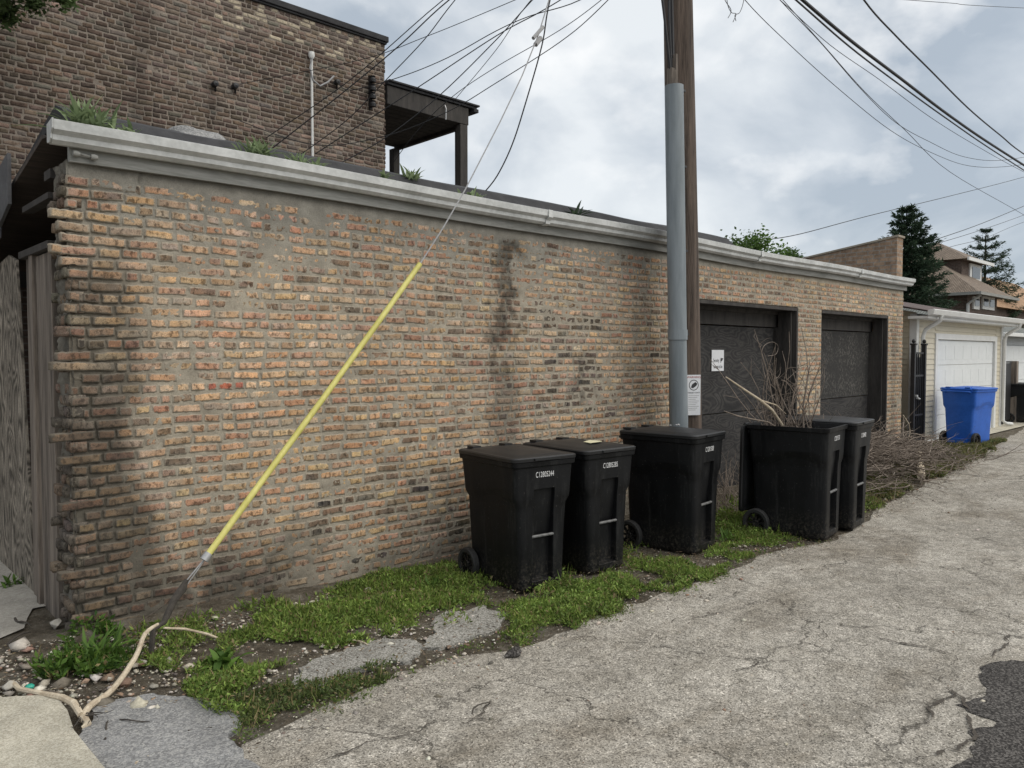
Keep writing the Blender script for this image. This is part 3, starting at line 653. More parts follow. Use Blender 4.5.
# ---------------------------------------------------------------- brick building behind
YB = 4.5; XB = 5.42
bld = empty('brick_building', (0, YB, 0), 0, 'tall dark brown brick building with tarred coping rising behind the garage', 'building')
rng = np.random.default_rng(21)
ZT = 6.49
Bb = brick_list(-4.5, XB, 3.0, ZT, .0620, rng, 4, (), .0155, .84)
Vb, Fb, bb = brick_mesh(Bb, 6, 3, .03, .0012, .001, rng, .004, .004); Eb = brick_mesh.edge
PB = [((.082, .062, .050), 34), ((.108, .080, .062), 28), ((.14, .102, .078), 18), ((.18, .13, .10), 8), ((.135, .12, .10), 10)]
cb = palette(len(Bb), PB, rng); zc = Bb[:, 2]; xc = Bb[:, 0]
lt = (fbm(xc * 1.5, zc * 2.5, 4) + .3 * sst(6.0, 6.6, zc) > .62); cb[lt] = cb[lt] * 1.35 + .015
cl = (zc > 6.0) & (xc > 2.8) & (rng.random(len(Bb)) < .22); cb[cl] = (.42, .36, .27)
vcb = cb[bb] * (.85 + .3 * vn(Vb[:, 0] * 20, Vb[:, 2] * 20, 2))[:, None]
gxb = np.arange(-4.5, XB + .001, .03); gzb = np.arange(2.6, ZT + .001, .03); A, B2 = np.meshgrid(gxb, gzb, indexing='ij')
lm = fbm(A * 1.2, B2 * 1.6, 3)
Vm = np.stack([A, .004 - (vn(A * 20, B2 * 20, 1) - .5) * .003, B2], -1).reshape(-1, 3); i3 = np.arange(A.size).reshape(A.shape)
Fm = np.stack([i3[:-1, :-1], i3[1:, :-1], i3[1:, 1:], i3[:-1, 1:]], -1).reshape(-1, 4)
cm = np.ones((len(Vm), 3)) * np.array([.25, .212, .178]) * (.8 + .4 * fbm(A * 2, B2 * 2, 5).ravel())[:, None]
stb = np.concatenate([np.zeros(len(Vb)), np.zeros(len(Vm))])
xx = np.concatenate([Vb[:, 0], Vm[:, 0]]); zz = np.concatenate([Vb[:, 2], Vm[:, 2]])
stb = sst(.25, .0, np.abs(xx - 1.9) + (fbm(xx * 8, zz * 4, 3) - .5) * .35) * .45 + sst(.12, .0, np.abs(xx - 2.75) + (fbm(xx * 8, zz * 4, 2) - .5) * .2) * sst(5.4, 5.2, zz) * .5
mk('wall', np.concatenate([Vb, Vm]), np.concatenate([Fb, Fm + len(Vb)]), [M['brick_dark'], M['mortar']], bld, mi=np.concatenate([np.zeros(len(Fb)), np.ones(len(Fm))]), col=np.concatenate([vcb, cm]), att={'stain': stb, 'edge': np.concatenate([Eb, np.zeros(len(Vm))])})
m = MB(); m.box((-4.5, .02, -.3), (XB, 9, ZT - .02)); m.build('wall_core', M['bw_dark'], bld)
m = MB(); m.box((-4.55, -.05, ZT), (XB + .04, .28, ZT + .085)); m.box((-4.55, -.03, ZT - .03), (XB + .02, .3, ZT - .002)); m.build('coping', M['tar'], bld, bevel=.01)
# white conduit with weatherhead, insulators, black junction
m = MB(); x = onY(312, 100, YB - .05)[0]; m.tube([(x, -.05, 3.2), (x, -.05, 5.93)], .018); m.lathe([(0., .0), (.04, .0), (.045, -.05), (.028, -.09)], (x, -.05, 6.0), 'z', 10); m.build('conduit', M['trim'], bld, smooth=True)
m = MB(); lp = [onY(*p, YB - .07) for p in [(313, 55), (310, 68), (313, 80), (320, 86), (328, 82), (334, 76)]]; m.tube([(p[0], -.07, p[2]) for p in lp], .012); m.build('cable_loop', M['cablegrey'], bld, smooth=True)
m = MB()
p = onY(372, 92, YB - .06)
for k in range(4): m.lathe([(.0, -.05), (.045, -.04), (.05, 0), (.03, .03), (.045, .045), (0, .05)], (p[0], -.08, p[2] - .18 + k * .12), 'z', 10)
m.box((p[0] - .02, -.04, p[2] - .25), (p[0] + .02, .0, p[2] + .25)); m.build('insulator_rack', M['iron'], bld, smooth=True)
for pp in [(337, 82), (215, 84), (235, 86)]:
    p = onY(*pp, YB - .06); m = MB(); m.lathe([(.0, -.05), (.035, -.04), (.04, 0), (.02, .02), (.035, .045), (0, .05)], (p[0], -.06, p[2]), 'y', 10); m.tube([(p[0], -.06, p[2]), (p[0] + .03, 0, p[2] - .07)], .012); m.build('insulator', M['iron'], bld, smooth=True)
# rear porch
pch = empty('porch', (XB + .04, 0, .12)); pch.parent = bld
m = MB(); m.box((.0, .0, 5.47), (1.62, .09, 5.75)); m.box((1.58, .092, 5.45), (1.66, 2.1, 5.74)); m.build('beam', M['darkwood'], pch, bevel=.008)
m = MB(); m.box((.0, -.03, 5.76), (1.78, 2.2, 5.80)); m.box((.0, -.06, 5.80), (1.82, 2.25, 5.83)); m.box((1.70, -.05, 5.70), (1.80, 2.2, 5.759)); m.build('roof', M['tar'], pch, bevel=.006)
m = MB()
for k in range(12): m.box((.02, .1 + k * .165, 5.50), (1.56, .25 + k * .165, 5.53))
m.build('soffit', M['darkwood'], pch)
m = MB(); m.box((1.44, .0, -.1), (1.60, .15, 5.465)); m.build('post', M['darkwood'], pch, bevel=.008)
m = MB(); m.box((1.46, 1.94, -.1), (1.60, 2.08, 5.44)); m.build('post', M['darkwood'], pch, bevel=.008)
m = MB(); m.tube([(1.1, -.04, 5.45), (1.1, -.05, 5.62), (1.1, -.02, 5.68)], .012); m.build('wire_hook', M['metal'], pch)

# ---------------------------------------------------------------- cream garage, next garage, houses
def clap(mb, x0, x1, z0, z1, y=0, h=.105):
    z = z0
    while z < z1 - .01:
        zz = min(z + h, z1); mb.prism([(y - .018, z + .002), (y - .004, zz), (y + .03, zz), (y + .03, z + .002)], 'x', x0, x1); z += h
def clapx(mb, y0, y1, z0, z1, x=0, h=.105):
    z = z0
    while z < z1 - .01:
        zz = min(z + h, z1); mb.prism([(x - .018, z + .002), (x - .004, zz), (x + .03, zz), (x + .03, z + .002)], 'y', y0, y1); z += h
def overhead(parent, x0, x1, z1, y):
    d = empty('overhead_door', (x0, y, 0)); d.parent = parent; w_ = x1 - x0; m = MB(); nr = 4; hh = z1 / nr
    for r_ in range(nr):
        m.box((0, 0, r_ * hh + .004), (w_, .04, (r_ + 1) * hh - .004))
        nc = 7
        for c_ in range(nc):
            a = w_ / nc * c_ + .05; b = w_ / nc * (c_ + 1) - .05
            m.box((a, -.0035, r_ * hh + .11), (b, -.0005, (r_ + 1) * hh - .11))
    m.build('door_sections', M['odoor'], d, bevel=.004)
    m = MB(); m.box((w_ / 2 - .07, -.03, .25), (w_ / 2 + .07, -.01, .28)); m.build('handle', M['iron'], d)
    return d
G0, G1 = 14.55, 20.35
g2 = empty('cream_garage', (0, .0, 0), 0, 'cream vinyl sided garage with closed white overhead door behind the blue bin', 'garage')
m = MB(); clap(m, G0 + .1, 15.62, 0, 2.56); clap(m, 19.85, G1 - .1, 0, 2.56); clap(m, 15.62, 19.85, 2.15, 2.56); m.build('front_siding', M['siding'], g2)
m = MB(); clapx(m, .1, 5.8, 0, 2.56, G0); m.build('side_siding', M['siding'], g2)
m = MB(); m.box((G0 + .05, .04, 0), (G1 - .05, 5.9, 2.54)); m.build('wall_core', M['siding'], g2)
for a, b in ((G0 - .03, G0 + .1), (G1 - .1, G1 + .03)):
    m = MB(); m.box((a, -.035, 0), (b, .1, 2.56)); m.build('corner_trim', M['trim'], g2, bevel=.004)
m = MB(); m.box((15.6, -.04, 0), (15.72, .03, 2.2)); m.box((19.72, -.04, 0), (19.87, .03, 2.2)); m.box((15.722, -.04, 2.08), (19.718, .03, 2.2)); m.build('door_frame', M['trim'], g2, bevel=.004)
overhead(g2, 15.73, 19.71, 2.07, .03 - .018)
m = MB(); m.add([(G0 - .3, -.32, 2.60), (G1 + .3, -.32, 2.60), (G1 + .3, 3, 3.32), (G0 - .3, 3, 3.32), (G0 - .3, 6.3, 2.55), (G1 + .3, 6.3, 2.55), (G0 - .3, -.32, 2.57), (G1 + .3, -.32, 2.57), (G0 - .3, 6.3, 2.52), (G1 + .3, 6.3, 2.52), (G0 - .3, 3, 3.27), (G1 + .3, 3, 3.27)],
               [(0, 1, 2, 3), (3, 2, 5, 4), (6, 10, 11, 7), (10, 8, 9, 11), (0, 6, 7, 1), (0, 3, 10, 6), (3, 4, 8, 10), (1, 7, 11, 2), (2, 11, 9, 5), (4, 5, 9, 8)]); rf = m.build('roof', M['sh_maroon'], g2)
m = MB(); m.prism([(.0, 2.56), (.0, 2.585), (3, 3.26), (5.9, 2.56)], 'x', G0, G0 + .05); m.build('gable', M['siding'], g2)
m = MB(); m.prism([(-.34, 2.50), (-.42, 2.52), (-.45, 2.61), (-.43, 2.62), (-.325, 2.60), (-.325, 2.50)], 'x', G0 - .35, G1 + .35); m.box((G0 - .3, -.32, 2.45), (G1 + .3, .04, 2.50)); m.build('gutter', M['trim'], g2, bevel=.004)
for a in (G0 + .17, G1 - .02):
    m = MB(); m.tube([(a, -.4, 2.52), (a, -.38, 2.42), (a, -.12, 2.25), (a, -.08, 2.12), (a, -.08, .15), (a + .05, -.15, .08), (a + .3, -.2, .06)], .04, 8); m.build('downspout', M['trim'], g2, smooth=True, sharp=50)
# iron gate in the gap
gt = empty('iron_gate', (14.0, -.12, 0), 0, 'narrow black iron gate between the brick garage and the cream garage', 'gate')
for dx in (.12, .68):
    m = MB(); m.box((dx - .035, -.035, 0), (dx + .035, .035, 1.95)); m.box((dx - .05, -.05, 1.95), (dx + .05, .05, 1.98)); m.lathe([(.0, 0), (.028, .015), (.036, .045), (.02, .075), (0, .085)], (dx, 0, 1.98), 'z', 10); m.build('post', M['iron'], gt)
m = MB()
for k in range(5): m.box((.19 + k * .1, -.01, .1), (.205 + k * .1, .01, 1.8))
for z in (.12, .6, 1.35, 1.78): m.box((.15, -.014, z), (.65, .014, z + .035))
m.build('leaf', M['iron'], gt)
m = MB(); m.box((.13, .015, .1), (.67, .025, 1.72)); m.build('backing_sheet', M['iron'], gt)
m = MB(); m.tube([(.17, -.06, .95), (.28, -.07, .93)], .02); m.lathe([(0, -.03), (.03, -.02), (.03, .02), (0, .03)], (.2, -.04, .98), 'y', 10); m.build('handle', M['metal'], gt)
# next garage (further right)
H0 = 22.6
g3 = empty('grey_garage', (0, 0, 0), 0, 'pale grey sided garage under a mossy grey shingle roof at the right edge', 'garage')
m = MB(); clapx(m, .9, 6.5, 0, 2.3, H0); m.build('side_siding', M['siding2'], g3)
m = MB(); m.box((H0 + .04, .84, 0), (H0 + 6, 6.6, 2.28)); m.build('wall_core', M['siding2'], g3)
m = MB(); clap(m, H0 + .1, H0 + .9, 0, 2.3, .82); clap(m, H0 + .9, H0 + 6, 2.05, 2.3, .82); m.build('front_siding', M['siding2'], g3)
m = MB(); m.box((H0 - .03, .78, 0), (H0 + .1, .9, 2.3)); m.build('corner_trim', M['trim'], g3, bevel=.004)
m = MB(); m.box((H0 + .86, .76, 0), (H0 + .97, .85, 2.1)); m.build('door_frame', M['trim'], g3, bevel=.004)
overhead(g3, H0 + .98, H0 + 5.2, 2.02, .80)
m = MB(); m.add([(H0 - .3, .45, 2.34), (H0 + 6.3, .45, 2.34), (H0 + 4.3, 3.7, 3.35), (H0 + 1.9, 3.7, 3.35), (H0 - .3, 7, 2.34), (H0 + 6.3, 7, 2.34)], [(0, 1, 2, 3), (0, 3, 4), (1, 5, 2), (3, 2, 5, 4), (0, 4, 5, 1)]); m.build('roof', M['sh_grey'], g3)
m = MB(); m.box((H0 - .34, .36, 2.26), (H0 + 6.3, .44, 2.36)); m.box((H0 - .38, .38, 2.24), (H0 - .30, 7, 2.345)); m.build('gutter', M['trim'], g3, bevel=.01)
g4 = empty('iron_gate', (20.75, .05, 0), 0, 'black iron gate between the cream garage and the grey garage', 'gate')
m = MB(); m.box((.1, 0, 0), (.17, .07, 1.65)); m.lathe([(.0, 0), (.03, .02), (.036, .045), (0, .085)], (.135, .035, 1.65), 'z', 8); m.build('post', M['iron'], g4)
m = MB(); m.box((.2, .02, .1), (.85, .05, 1.55)); m.box((.2, .0, 1.56), (.85, .06, 1.6)); m.build('leaf', M['iron'], g4)
wp = MB(); wp.box((21.75, -.02, 0), (21.92, .15, 1.6)); o = wp.build('wooden_post', M['barewood'], bevel=.01); tag(o, 'grey wooden post between the two pale garages', 'post')

# brown house with hip roof and dormer
p = onY(966, 330, 6.0); HX, HY = p[0], 6.0
def zpx(px, py, Yp): return onY(px, py, Yp)[2]
hs = empty('hip_roof_house', (0, 0, 0), 0, 'dark brick house with brown hip roof and small front dormer between the conifers', 'house')
X1 = onY(997, 300, HY)[0]; Yb_ = HY + (X1 - HX) * .9 + 2; ze = zpx(966, 291, HY)
m = MB(); m.box((HX, HY, 0), (X1, Yb_, ze)); m.build('wall', M['bw_dark'], hs)
ax = (HX + X1) / 2; ay = (HY + Yb_) / 2; zr = ze + 1.9
e_ = .7
m = MB(); m.add([(HX - e_, HY - e_, ze - .1), (X1 + e_, HY - e_, ze - .1), (X1 + e_, Yb_ + e_, ze - .1), (HX - e_, Yb_ + e_, ze - .1), (ax - .3, ay - 1, zr), (ax + .3, ay + 1, zr)], [(0, 1, 4), (1, 2, 5, 4), (2, 3, 5), (3, 0, 4, 5), (0, 3, 2, 1)]); m.build('roof', M['sh_brown'], hs)
m = MB(); m.box((HX - e_ - .1, HY - e_ - .1, ze - .22), (X1 + e_ + .1, HY - e_ + .02, ze - .09)); m.box((HX - e_ - .1, HY - e_ + .021, ze - .22), (HX - e_ + .02, Yb_ + e_, ze - .09)); m.build('gutter', M['fascia'], hs)
m = MB(); m.tube([(HX - .1, HY - .6, ze - .2), (HX - .08, HY - .08, ze - .6), (HX - .08, HY - .08, 0)], .07); m.build('downspout', M['gutter'], hs)
for (a, b) in ((972, 978), (981, 993)):
    xa, xb = onY(a, 300, HY)[0], onY(b, 300, HY)[0]; zt, zb = onY(a, 296, HY)[2], onY(a, 309, HY)[2]
    wd = MB(); wd.box((xa, HY - .08, zb), (xb, HY - .002, zt)); wo = wd.build('window', M['trim'], hs)
    wd = MB(); k = 1 if b - a < 8 else 2
    for q in range(k): wd.box((xa + .15 + q * (xb - xa) / k, HY - .1, zb + .15), (xa - .1 + (q + 1) * (xb - xa) / k, HY - .085, zt - .12))
    wd.build('pane', M['glass'], wo)
# dormer faces the alley
DY = HY + .9; xa, xb = onY(970, 270, DY)[0], onY(979, 270, DY)[0]; zt, zb = onY(972, 264, DY)[2], onY(972, 281, DY)[2]
dm = MB(); dm.box((xa - 1.3, DY, zb - .4), (xb + .5, DY + 3.2, zt + .1)); dmo = dm.build('dormer', M['bw_dark'], hs)
dm = MB(); q = .4; dm.add([(xa - 1.3 - q, DY - q, zt + .1), (xb + .5 + q, DY - q, zt + .1), (xb + .5 + q, DY + 4, zt + .1), (xa - 1.3 - q, DY + 4, zt + .1), ((xa + xb) / 2 - .4, DY + 1.6, zt + 1.25)], [(0, 1, 4), (1, 2, 4), (2, 3, 4), (3, 0, 4), (0, 3, 2, 1)]); dm.build('dormer_roof', M['sh_brown'], dmo)
dm = MB(); dm.box((xa - 1.35 - q, DY - q - .05, zt), (xb + .55 + q, DY - q + .03, zt + .16)); dm.build('dormer_fascia', M['trim'], dmo)
dm = MB(); dm.box((xa - .2, DY - .07, zb), (xb + .2, DY - .002, zt)); dm.build('dormer_window', M['trim'], dmo)
dm = MB(); dm.box((xa + .1, DY - .09, zb + .15), (xb - .1, DY - .075, zt - .15)); dm.build('dormer_pane', M['glass'], dmo)
# orange roofed house behind the right edge
p0 = onY(994, 306, 9.); oh = empty('orange_roof_house', (0, 0, 0), 0, 'house with pale orange shingle roof cut by the right edge of the photo', 'house')
x0 = p0[0]; zr = onY(1010, 290, 11.)[2]; zz0 = p0[2]
m = MB(); m.add([(x0 - 2, 9, zz0), (x0 + 22, 9, zz0), (x0 + 22, 13, zr + 1.2), (x0 - 2, 13, zr + 1.2), (x0 + 22, 18, zz0), (x0 - 2, 18, zz0)], [(0, 1, 2, 3), (3, 2, 4, 5), (0, 3, 5), (1, 4, 2), (0, 5, 4, 1)]); m.build('roof', M['sh_orange'], oh)
m = MB(); m.box((x0 - 1.6, 9.5, 0), (x0 + 21, 17.5, zz0 - .01)); m.build('wall', M['bw_dark'], oh)

# ---------------------------------------------------------------- foliage generators
def leaves(P, size, asp, col, rng, up=0., droop=None):
    n = len(P); d = rng.normal(size=(n, 3)); d[:, 2] = d[:, 2] * .6 + up; d /= np.linalg.norm(d, axis=1)[:, None]
    if droop is not None: d = droop
    s = rng.normal(size=(n, 3)); s -= (s * d).sum(1)[:, None] * d; s /= np.linalg.norm(s, axis=1)[:, None]
    sz = size * rng.uniform(.6, 1.4, (n, 1)); nrm = np.cross(d, s)
    v = np.stack([P, P + d * sz * .5 + s * sz * asp * .5 + nrm * sz * .08, P + d * sz, P + d * sz * .5 - s * sz * asp * .5 + nrm * sz * .08], 1).reshape(-1, 3)
    f = np.arange(4 * n).reshape(n, 4); c_ = np.repeat(col, 4, 0); return v, f, c_
def greens(n, a, b, rng, dead=0.):
    t_ = rng.random((n, 1)); c_ = np.array(a) * (1 - t_) + np.array(b) * t_; c_ = c_ * rng.uniform(.75, 1.25, (n, 1))
    if dead:
        k = rng.random(n) < dead; c_[k] = np.array([.25, .2, .1])
    return c_
def conifer(base, H_, Rb, label, seed, droop=.25, gap=1., dens=1., zlo=.1):
    rng = np.random.default_rng(seed); t = empty('conifer_tree', base, 0, label, 'tree', 'tall conifers beyond the garages')
    PP = []; DD = []; z = H_ * zlo; br = MB(); br.tube([(0, 0, 0), (.0, 0, H_ * .5), (0, 0, H_)], [.22, .13, .02], 8)
    while z < H_ * .985:
        fr = 1 - z / H_; nb = 9 if fr > .2 else 6; a0 = rng.random() * 6
        for k in range(nb):
            a = a0 + k * 6.283 / nb + rng.normal(0, .2); Lb = Rb * (fr ** .75) * rng.uniform(.6, 1.15) + .12
            n = int(150 * dens * Lb / Rb) + 40; s = rng.random(n) ** .75
            el = rng.normal(-.05, .12) + .35 * (1 - fr)
            dx, dy = math.cos(a), math.sin(a); x = dx * s * Lb; y = dy * s * Lb; zz = z + s * Lb * el - droop * Lb * s * s * .6 + .25 * Lb * s ** 4
            wdt = .22 * Lb * (1.05 - s) + .06
            off = rng.normal(size=(n, 3)) * np.stack([wdt, wdt, wdt * .32], 1)
            PP.append(np.stack([x, y, zz], 1) + off * .8)
            dv = np.stack([np.full(n, dx), np.full(n, dy), np.full(n, .15)], 1) + rng.normal(size=(n, 3)) * .5; DD.append(dv / np.linalg.norm(dv, axis=1)[:, None])
            br.tube([(0, 0, z), (dx * Lb * .5, dy * Lb * .5, z + Lb * .5 * el - droop * Lb * .15), (dx * Lb * .9, dy * Lb * .9, z + Lb * .9 * el - droop * Lb * .5 + .14 * Lb)], [.03, .02, .006], 4)
        z += H_ * .045 * gap * rng.uniform(.8, 1.2)
    P = np.concatenate(PP); D = np.concatenate(DD)
    col = greens(len(P), (.022, .042, .026), (.06, .095, .055), rng); v, f, c_ = leaves(P, .17, .28, col, rng, droop=D)
    br.build('trunk', M['darkbark'], t); mk('crown', v, f, M['leaf'], t, col=c_)
def cl(px, py, Yp): return onY(px, py, Yp)
p = onY(907, 205, 3.8 + 3); conifer((p[0], p[1], 0), p[2], 2.6, 'dense dark spruce behind the far end of the brick garage', 4, .2, .8, 2.3)
p = onY(986, 229, 11.); conifer((p[0], p[1], 0), p[2], 4.0, 'open layered fir with spaced branches behind the brown house', 9, .12, 1.25, 2.2, .25)
def broadleaf(name, base, crown, label, seed, n, size, ca, cb_, clumps=40, group=None):
    rng = np.random.default_rng(seed); cx, cy, cz, rx, ry, rz = crown
    t = empty(name, base, 0, label, 'tree', group); bx, by, bz = base
    m = MB(); m.tube([(0, 0, 0), ((cx - bx) * .3, (cy - by) * .3, (cz - bz) * .5), (cx - bx, cy - by, cz - bz)], [.16, .12, .05], 8)
    cc = rng.normal(size=(clumps, 3)); cc /= np.linalg.norm(cc, axis=1)[:, None]; cc *= rng.random((clumps, 1)) ** .4
    cc = cc * np.array([rx, ry, rz]) + np.array([cx - bx, cy - by, cz - bz])
    for q in cc[:16]: m.tube([((cx - bx) * .7, (cy - by) * .7, (cz - bz) * .75), tuple(q)], [.04, .008], 5)
    m.build('trunk', M['darkbark'], t)
    k = rng.integers(0, clumps, n); r_ = min(rx, ry, rz) * .3; off = rng.normal(size=(n, 3)) * r_ * .55
    P = cc[k] + off; col = greens(n, ca, cb_, rng) * (.7 + .6 * rng.random((clumps, 1)))[k]
    v, f, c_ = leaves(P, size, .55, col, rng); mk('crown', v, f, M['leaf'], t, col=c_)
p = onY(745, 246, 9.); broadleaf('leafy_tree', (p[0], p[1], 0), (p[0], p[1], p[2] - 1.1, 2.0, 1.6, 1.3), 'bright green leafy tree top showing above the garage roof left of the parapet', 3, 16000, .12, (.05, .10, .02), (.10, .17, .04), 46)
p = onY(785, 252, 9.5); broadleaf('leafy_tree', (p[0], p[1], 0), (p[0], p[1], p[2] - .9, 1.1, 1.1, .9), 'small green tree top beside the brick parapet', 8, 6000, .12, (.04, .09, .02), (.09, .15, .04), 26)
p = onY(14, -6, 3.6); broadleaf('leafy_tree', (p[0] - 2.2, p[1] - .3, 0), (p[0] - .25, p[1], p[2] + .06, .74, .5, .30), 'dark leafy branches hanging into the top left corner before the brick building', 6, 9000, .055, (.05, .085, .03), (.13, .19, .07), 44)

# ---------------------------------------------------------------- roof weeds
def weed(base, h, n, wdt, label, seed, spread=.5, name='roof_weed', ca=(.13, .18, .09), cb_=(.30, .37, .20), group='weeds rooted along the garage gutter'):
    rng = np.random.default_rng(seed); v = []; f = []; cc = []
    for k in range(n):
        a = rng.random() * 6.283; el = rng.uniform(.3, 1.); L_ = h * rng.uniform(.6, 1.1); ox, oy = rng.normal(0, spread * h * .25, 2)
        col = (np.array(ca) + (np.array(cb_) - np.array(ca)) * rng.random()) * rng.uniform(.8, 1.2); b = len(v); S = 5
        for s in range(S + 1):
            u = s / S; r_ = L_ * u * (1 - el * .75) * (1 + u * .4); z = L_ * (u * el - .38 * u * u * (1 - el * .6)); wv_ = wdt * math.sin(math.pi * min(.98, .12 + u * .86)) * .5
            px_, py_ = ox + math.cos(a) * r_, oy + math.sin(a) * r_; sx, sy = -math.sin(a) * wv_, math.cos(a) * wv_
            v += [(px_ + sx, py_ + sy, z + wv_ * .3), (px_, py_, z), (px_ - sx, py_ - sy, z + wv_ * .3)]; cc += [col * 1.0, col * 1.15, col * 1.0]
        for s in range(S):
            q = b + 3 * s; f += [(q, q + 1, q + 4, q + 3), (q + 1, q + 2, q + 5, q + 4)]
    o = mk(name, v, f, M['leaf'], smooth=True, col=np.array(cc)); o.location = base; return tag(o, label, 'weed', group)
def wp_(px, py, Yp=.02): q = onY(px, py, Yp); return (q[0], q[1], q[2])
weed(wp_(90, 130), .25, 110, .026, 'large light green weed clump at the left end of the gutter', 1, .9)
weed(wp_(119, 136), .13, 14, .03, 'small pale weed just right of the large clump on the gutter', 2)
weed(wp_(131, 138), .15, 14, .03, 'small pointed weed second right of the large clump on the gutter', 3)
weed(wp_(257, 157), .19, 90, .018, 'bushy green weed beside the grey debris mound on the roof', 4, .9)
weed(wp_(298, 165), .15, 56, .016, 'dull green weed under the white conduit at the roof edge', 5, 1.2)
weed(wp_(318, 170), .12, 14, .03, 'little weed right of the white conduit foot', 6)
weed(wp_(385, 180), .11, 22, .022, 'small weed at the corner of the brown brick building', 7)
weed(wp_(410, 182, .2), .18, 44, .03, 'leafy sapling on the roof left of the porch post', 8, .5)
weed(wp_(472, 199), .12, 18, .03, 'sparse weed at the foot of the porch post', 9, 1.2)
weed(wp_(575, 219), .22, 18, .05, 'dark sprouting plant on the roof between the porch and the utility pole', 10, .4, ca=(.03, .05, .03), cb_=(.07, .10, .06))
weed(wp_(735, 250, .0), .10, 10, .03, 'tiny weed in the gutter just right of the utility pole', 12, .6)
# debris mound and tar lump
def lump(name, c, r, label, mat, seed, cat):
    bm = bmesh.new(); bmesh.ops.create_icosphere(bm, subdivisions=4, radius=1)
    for v in bm.verts:
        n = .75 + .5 * float(fbm(np.array([v.co.x * 1.6 + seed]), np.array([v.co.y * 1.6 + v.co.z * 1.3]), 2)[0]); v.co = Vector((v.co.x * r[0] * n, v.co.y * r[1] * n, v.co.z * r[2] * n))
    me = bpy.data.meshes.new(name); bm.to_mesh(me); bm.free(); me.materials.append(mat); o = bpy.data.objects.new(name, me); C.objects.link(o); o.location = c
    me.polygons.foreach_set('use_smooth', np.ones(len(me.polygons), bool)); return tag(o, label, cat)
lump('gravel_mound', (wp_(200, 140, .35)[0], .42, 3.30), (.24, .2, .15), 'grey gravel mound heaped on the black roof edge', M['patch'], 1, 'gravel mound')
lump('tar_lump', (.16, .30, 3.33), (.10, .10, .07), 'black roofing lump beside the large weed at the gutter end', M['tar'], 2, 'roofing scrap')

# ---------------------------------------------------------------- ground vegetation and rubble
def inpoly(P, poly):
    ins = np.zeros(len(P), bool); x, y = P[:, 0], P[:, 1]; n = len(poly)
    for i in range(n):
        x0, y0 = poly[i]; x1, y1 = poly[(i + 1) % n]
        ins ^= ((y0 > y) != (y1 > y)) & (x < (x1 - x0) * (y - y0) / ((y1 - y0) or 1e-9) + x0)
    return ins
def scatter(poly, dens, rng, edge=None):
    P = np.array(poly); lo, hi = P.min(0), P.max(0); n = int(np.prod(hi - lo) * dens); Q = lo + rng.random((n, 2)) * (hi - lo)
    Qn = Q + np.stack([fbm(Q[:, 0] * 5, Q[:, 1] * 5, 1) - .5, fbm(Q[:, 0] * 5, Q[:, 1] * 5, 2) - .5], 1) * .55 + (rng.random(Q.shape) - .5) * .07
    return Q[inpoly(Qn, poly)]
rng = np.random.default_rng(17)
GA = pg((150, 640), (200, 628), (260, 616), (330, 602), (352, 584), (400, 572), (455, 566), (470, 590), (524, 604), (560, 596), (600, 578), (640, 568), (697, 560), (722, 545), (722, 520), (712, 500), (740, 512), (762, 530), (780, 545), (735, 562), (700, 577), (640, 598), (590, 612), (570, 632), (520, 644), (490, 640), (505, 622), (503, 606), (470, 606), (430, 618), (395, 634), (340, 645), (300, 664), (262, 690), (232, 716), (215, 700), (195, 688), (160, 672))
GB = pg((236, 722), (270, 690), (300, 690), (350, 676), (392, 656), (400, 668), (330, 700), (245, 728))
GC = pg((40, 676), (62, 650), (92, 632), (125, 640), (140, 655), (112, 668), (84, 680))
GD = pg((864, 512), (872, 480), (905, 455), (955, 440), (1000, 440), (985, 452), (960, 466), (925, 480), (890, 500))
GF = pg((95, 648), (150, 628), (260, 606), (352, 590), (470, 566), (560, 560), (640, 540), (725, 500), (790, 500), (860, 480), (880, 470), (870, 510), (800, 540), (640, 585), (500, 610), (300, 660), (150, 670))
RDg = pg((232, 738), (330, 706), (395, 674), (455, 655), (515, 648), (545, 641), (590, 619), (650, 597), (720, 574), (775, 551), (800, 545), (835, 541), (800, 535), (740, 550), (640, 590), (560, 622), (500, 638), (400, 668), (300, 690), (236, 715))
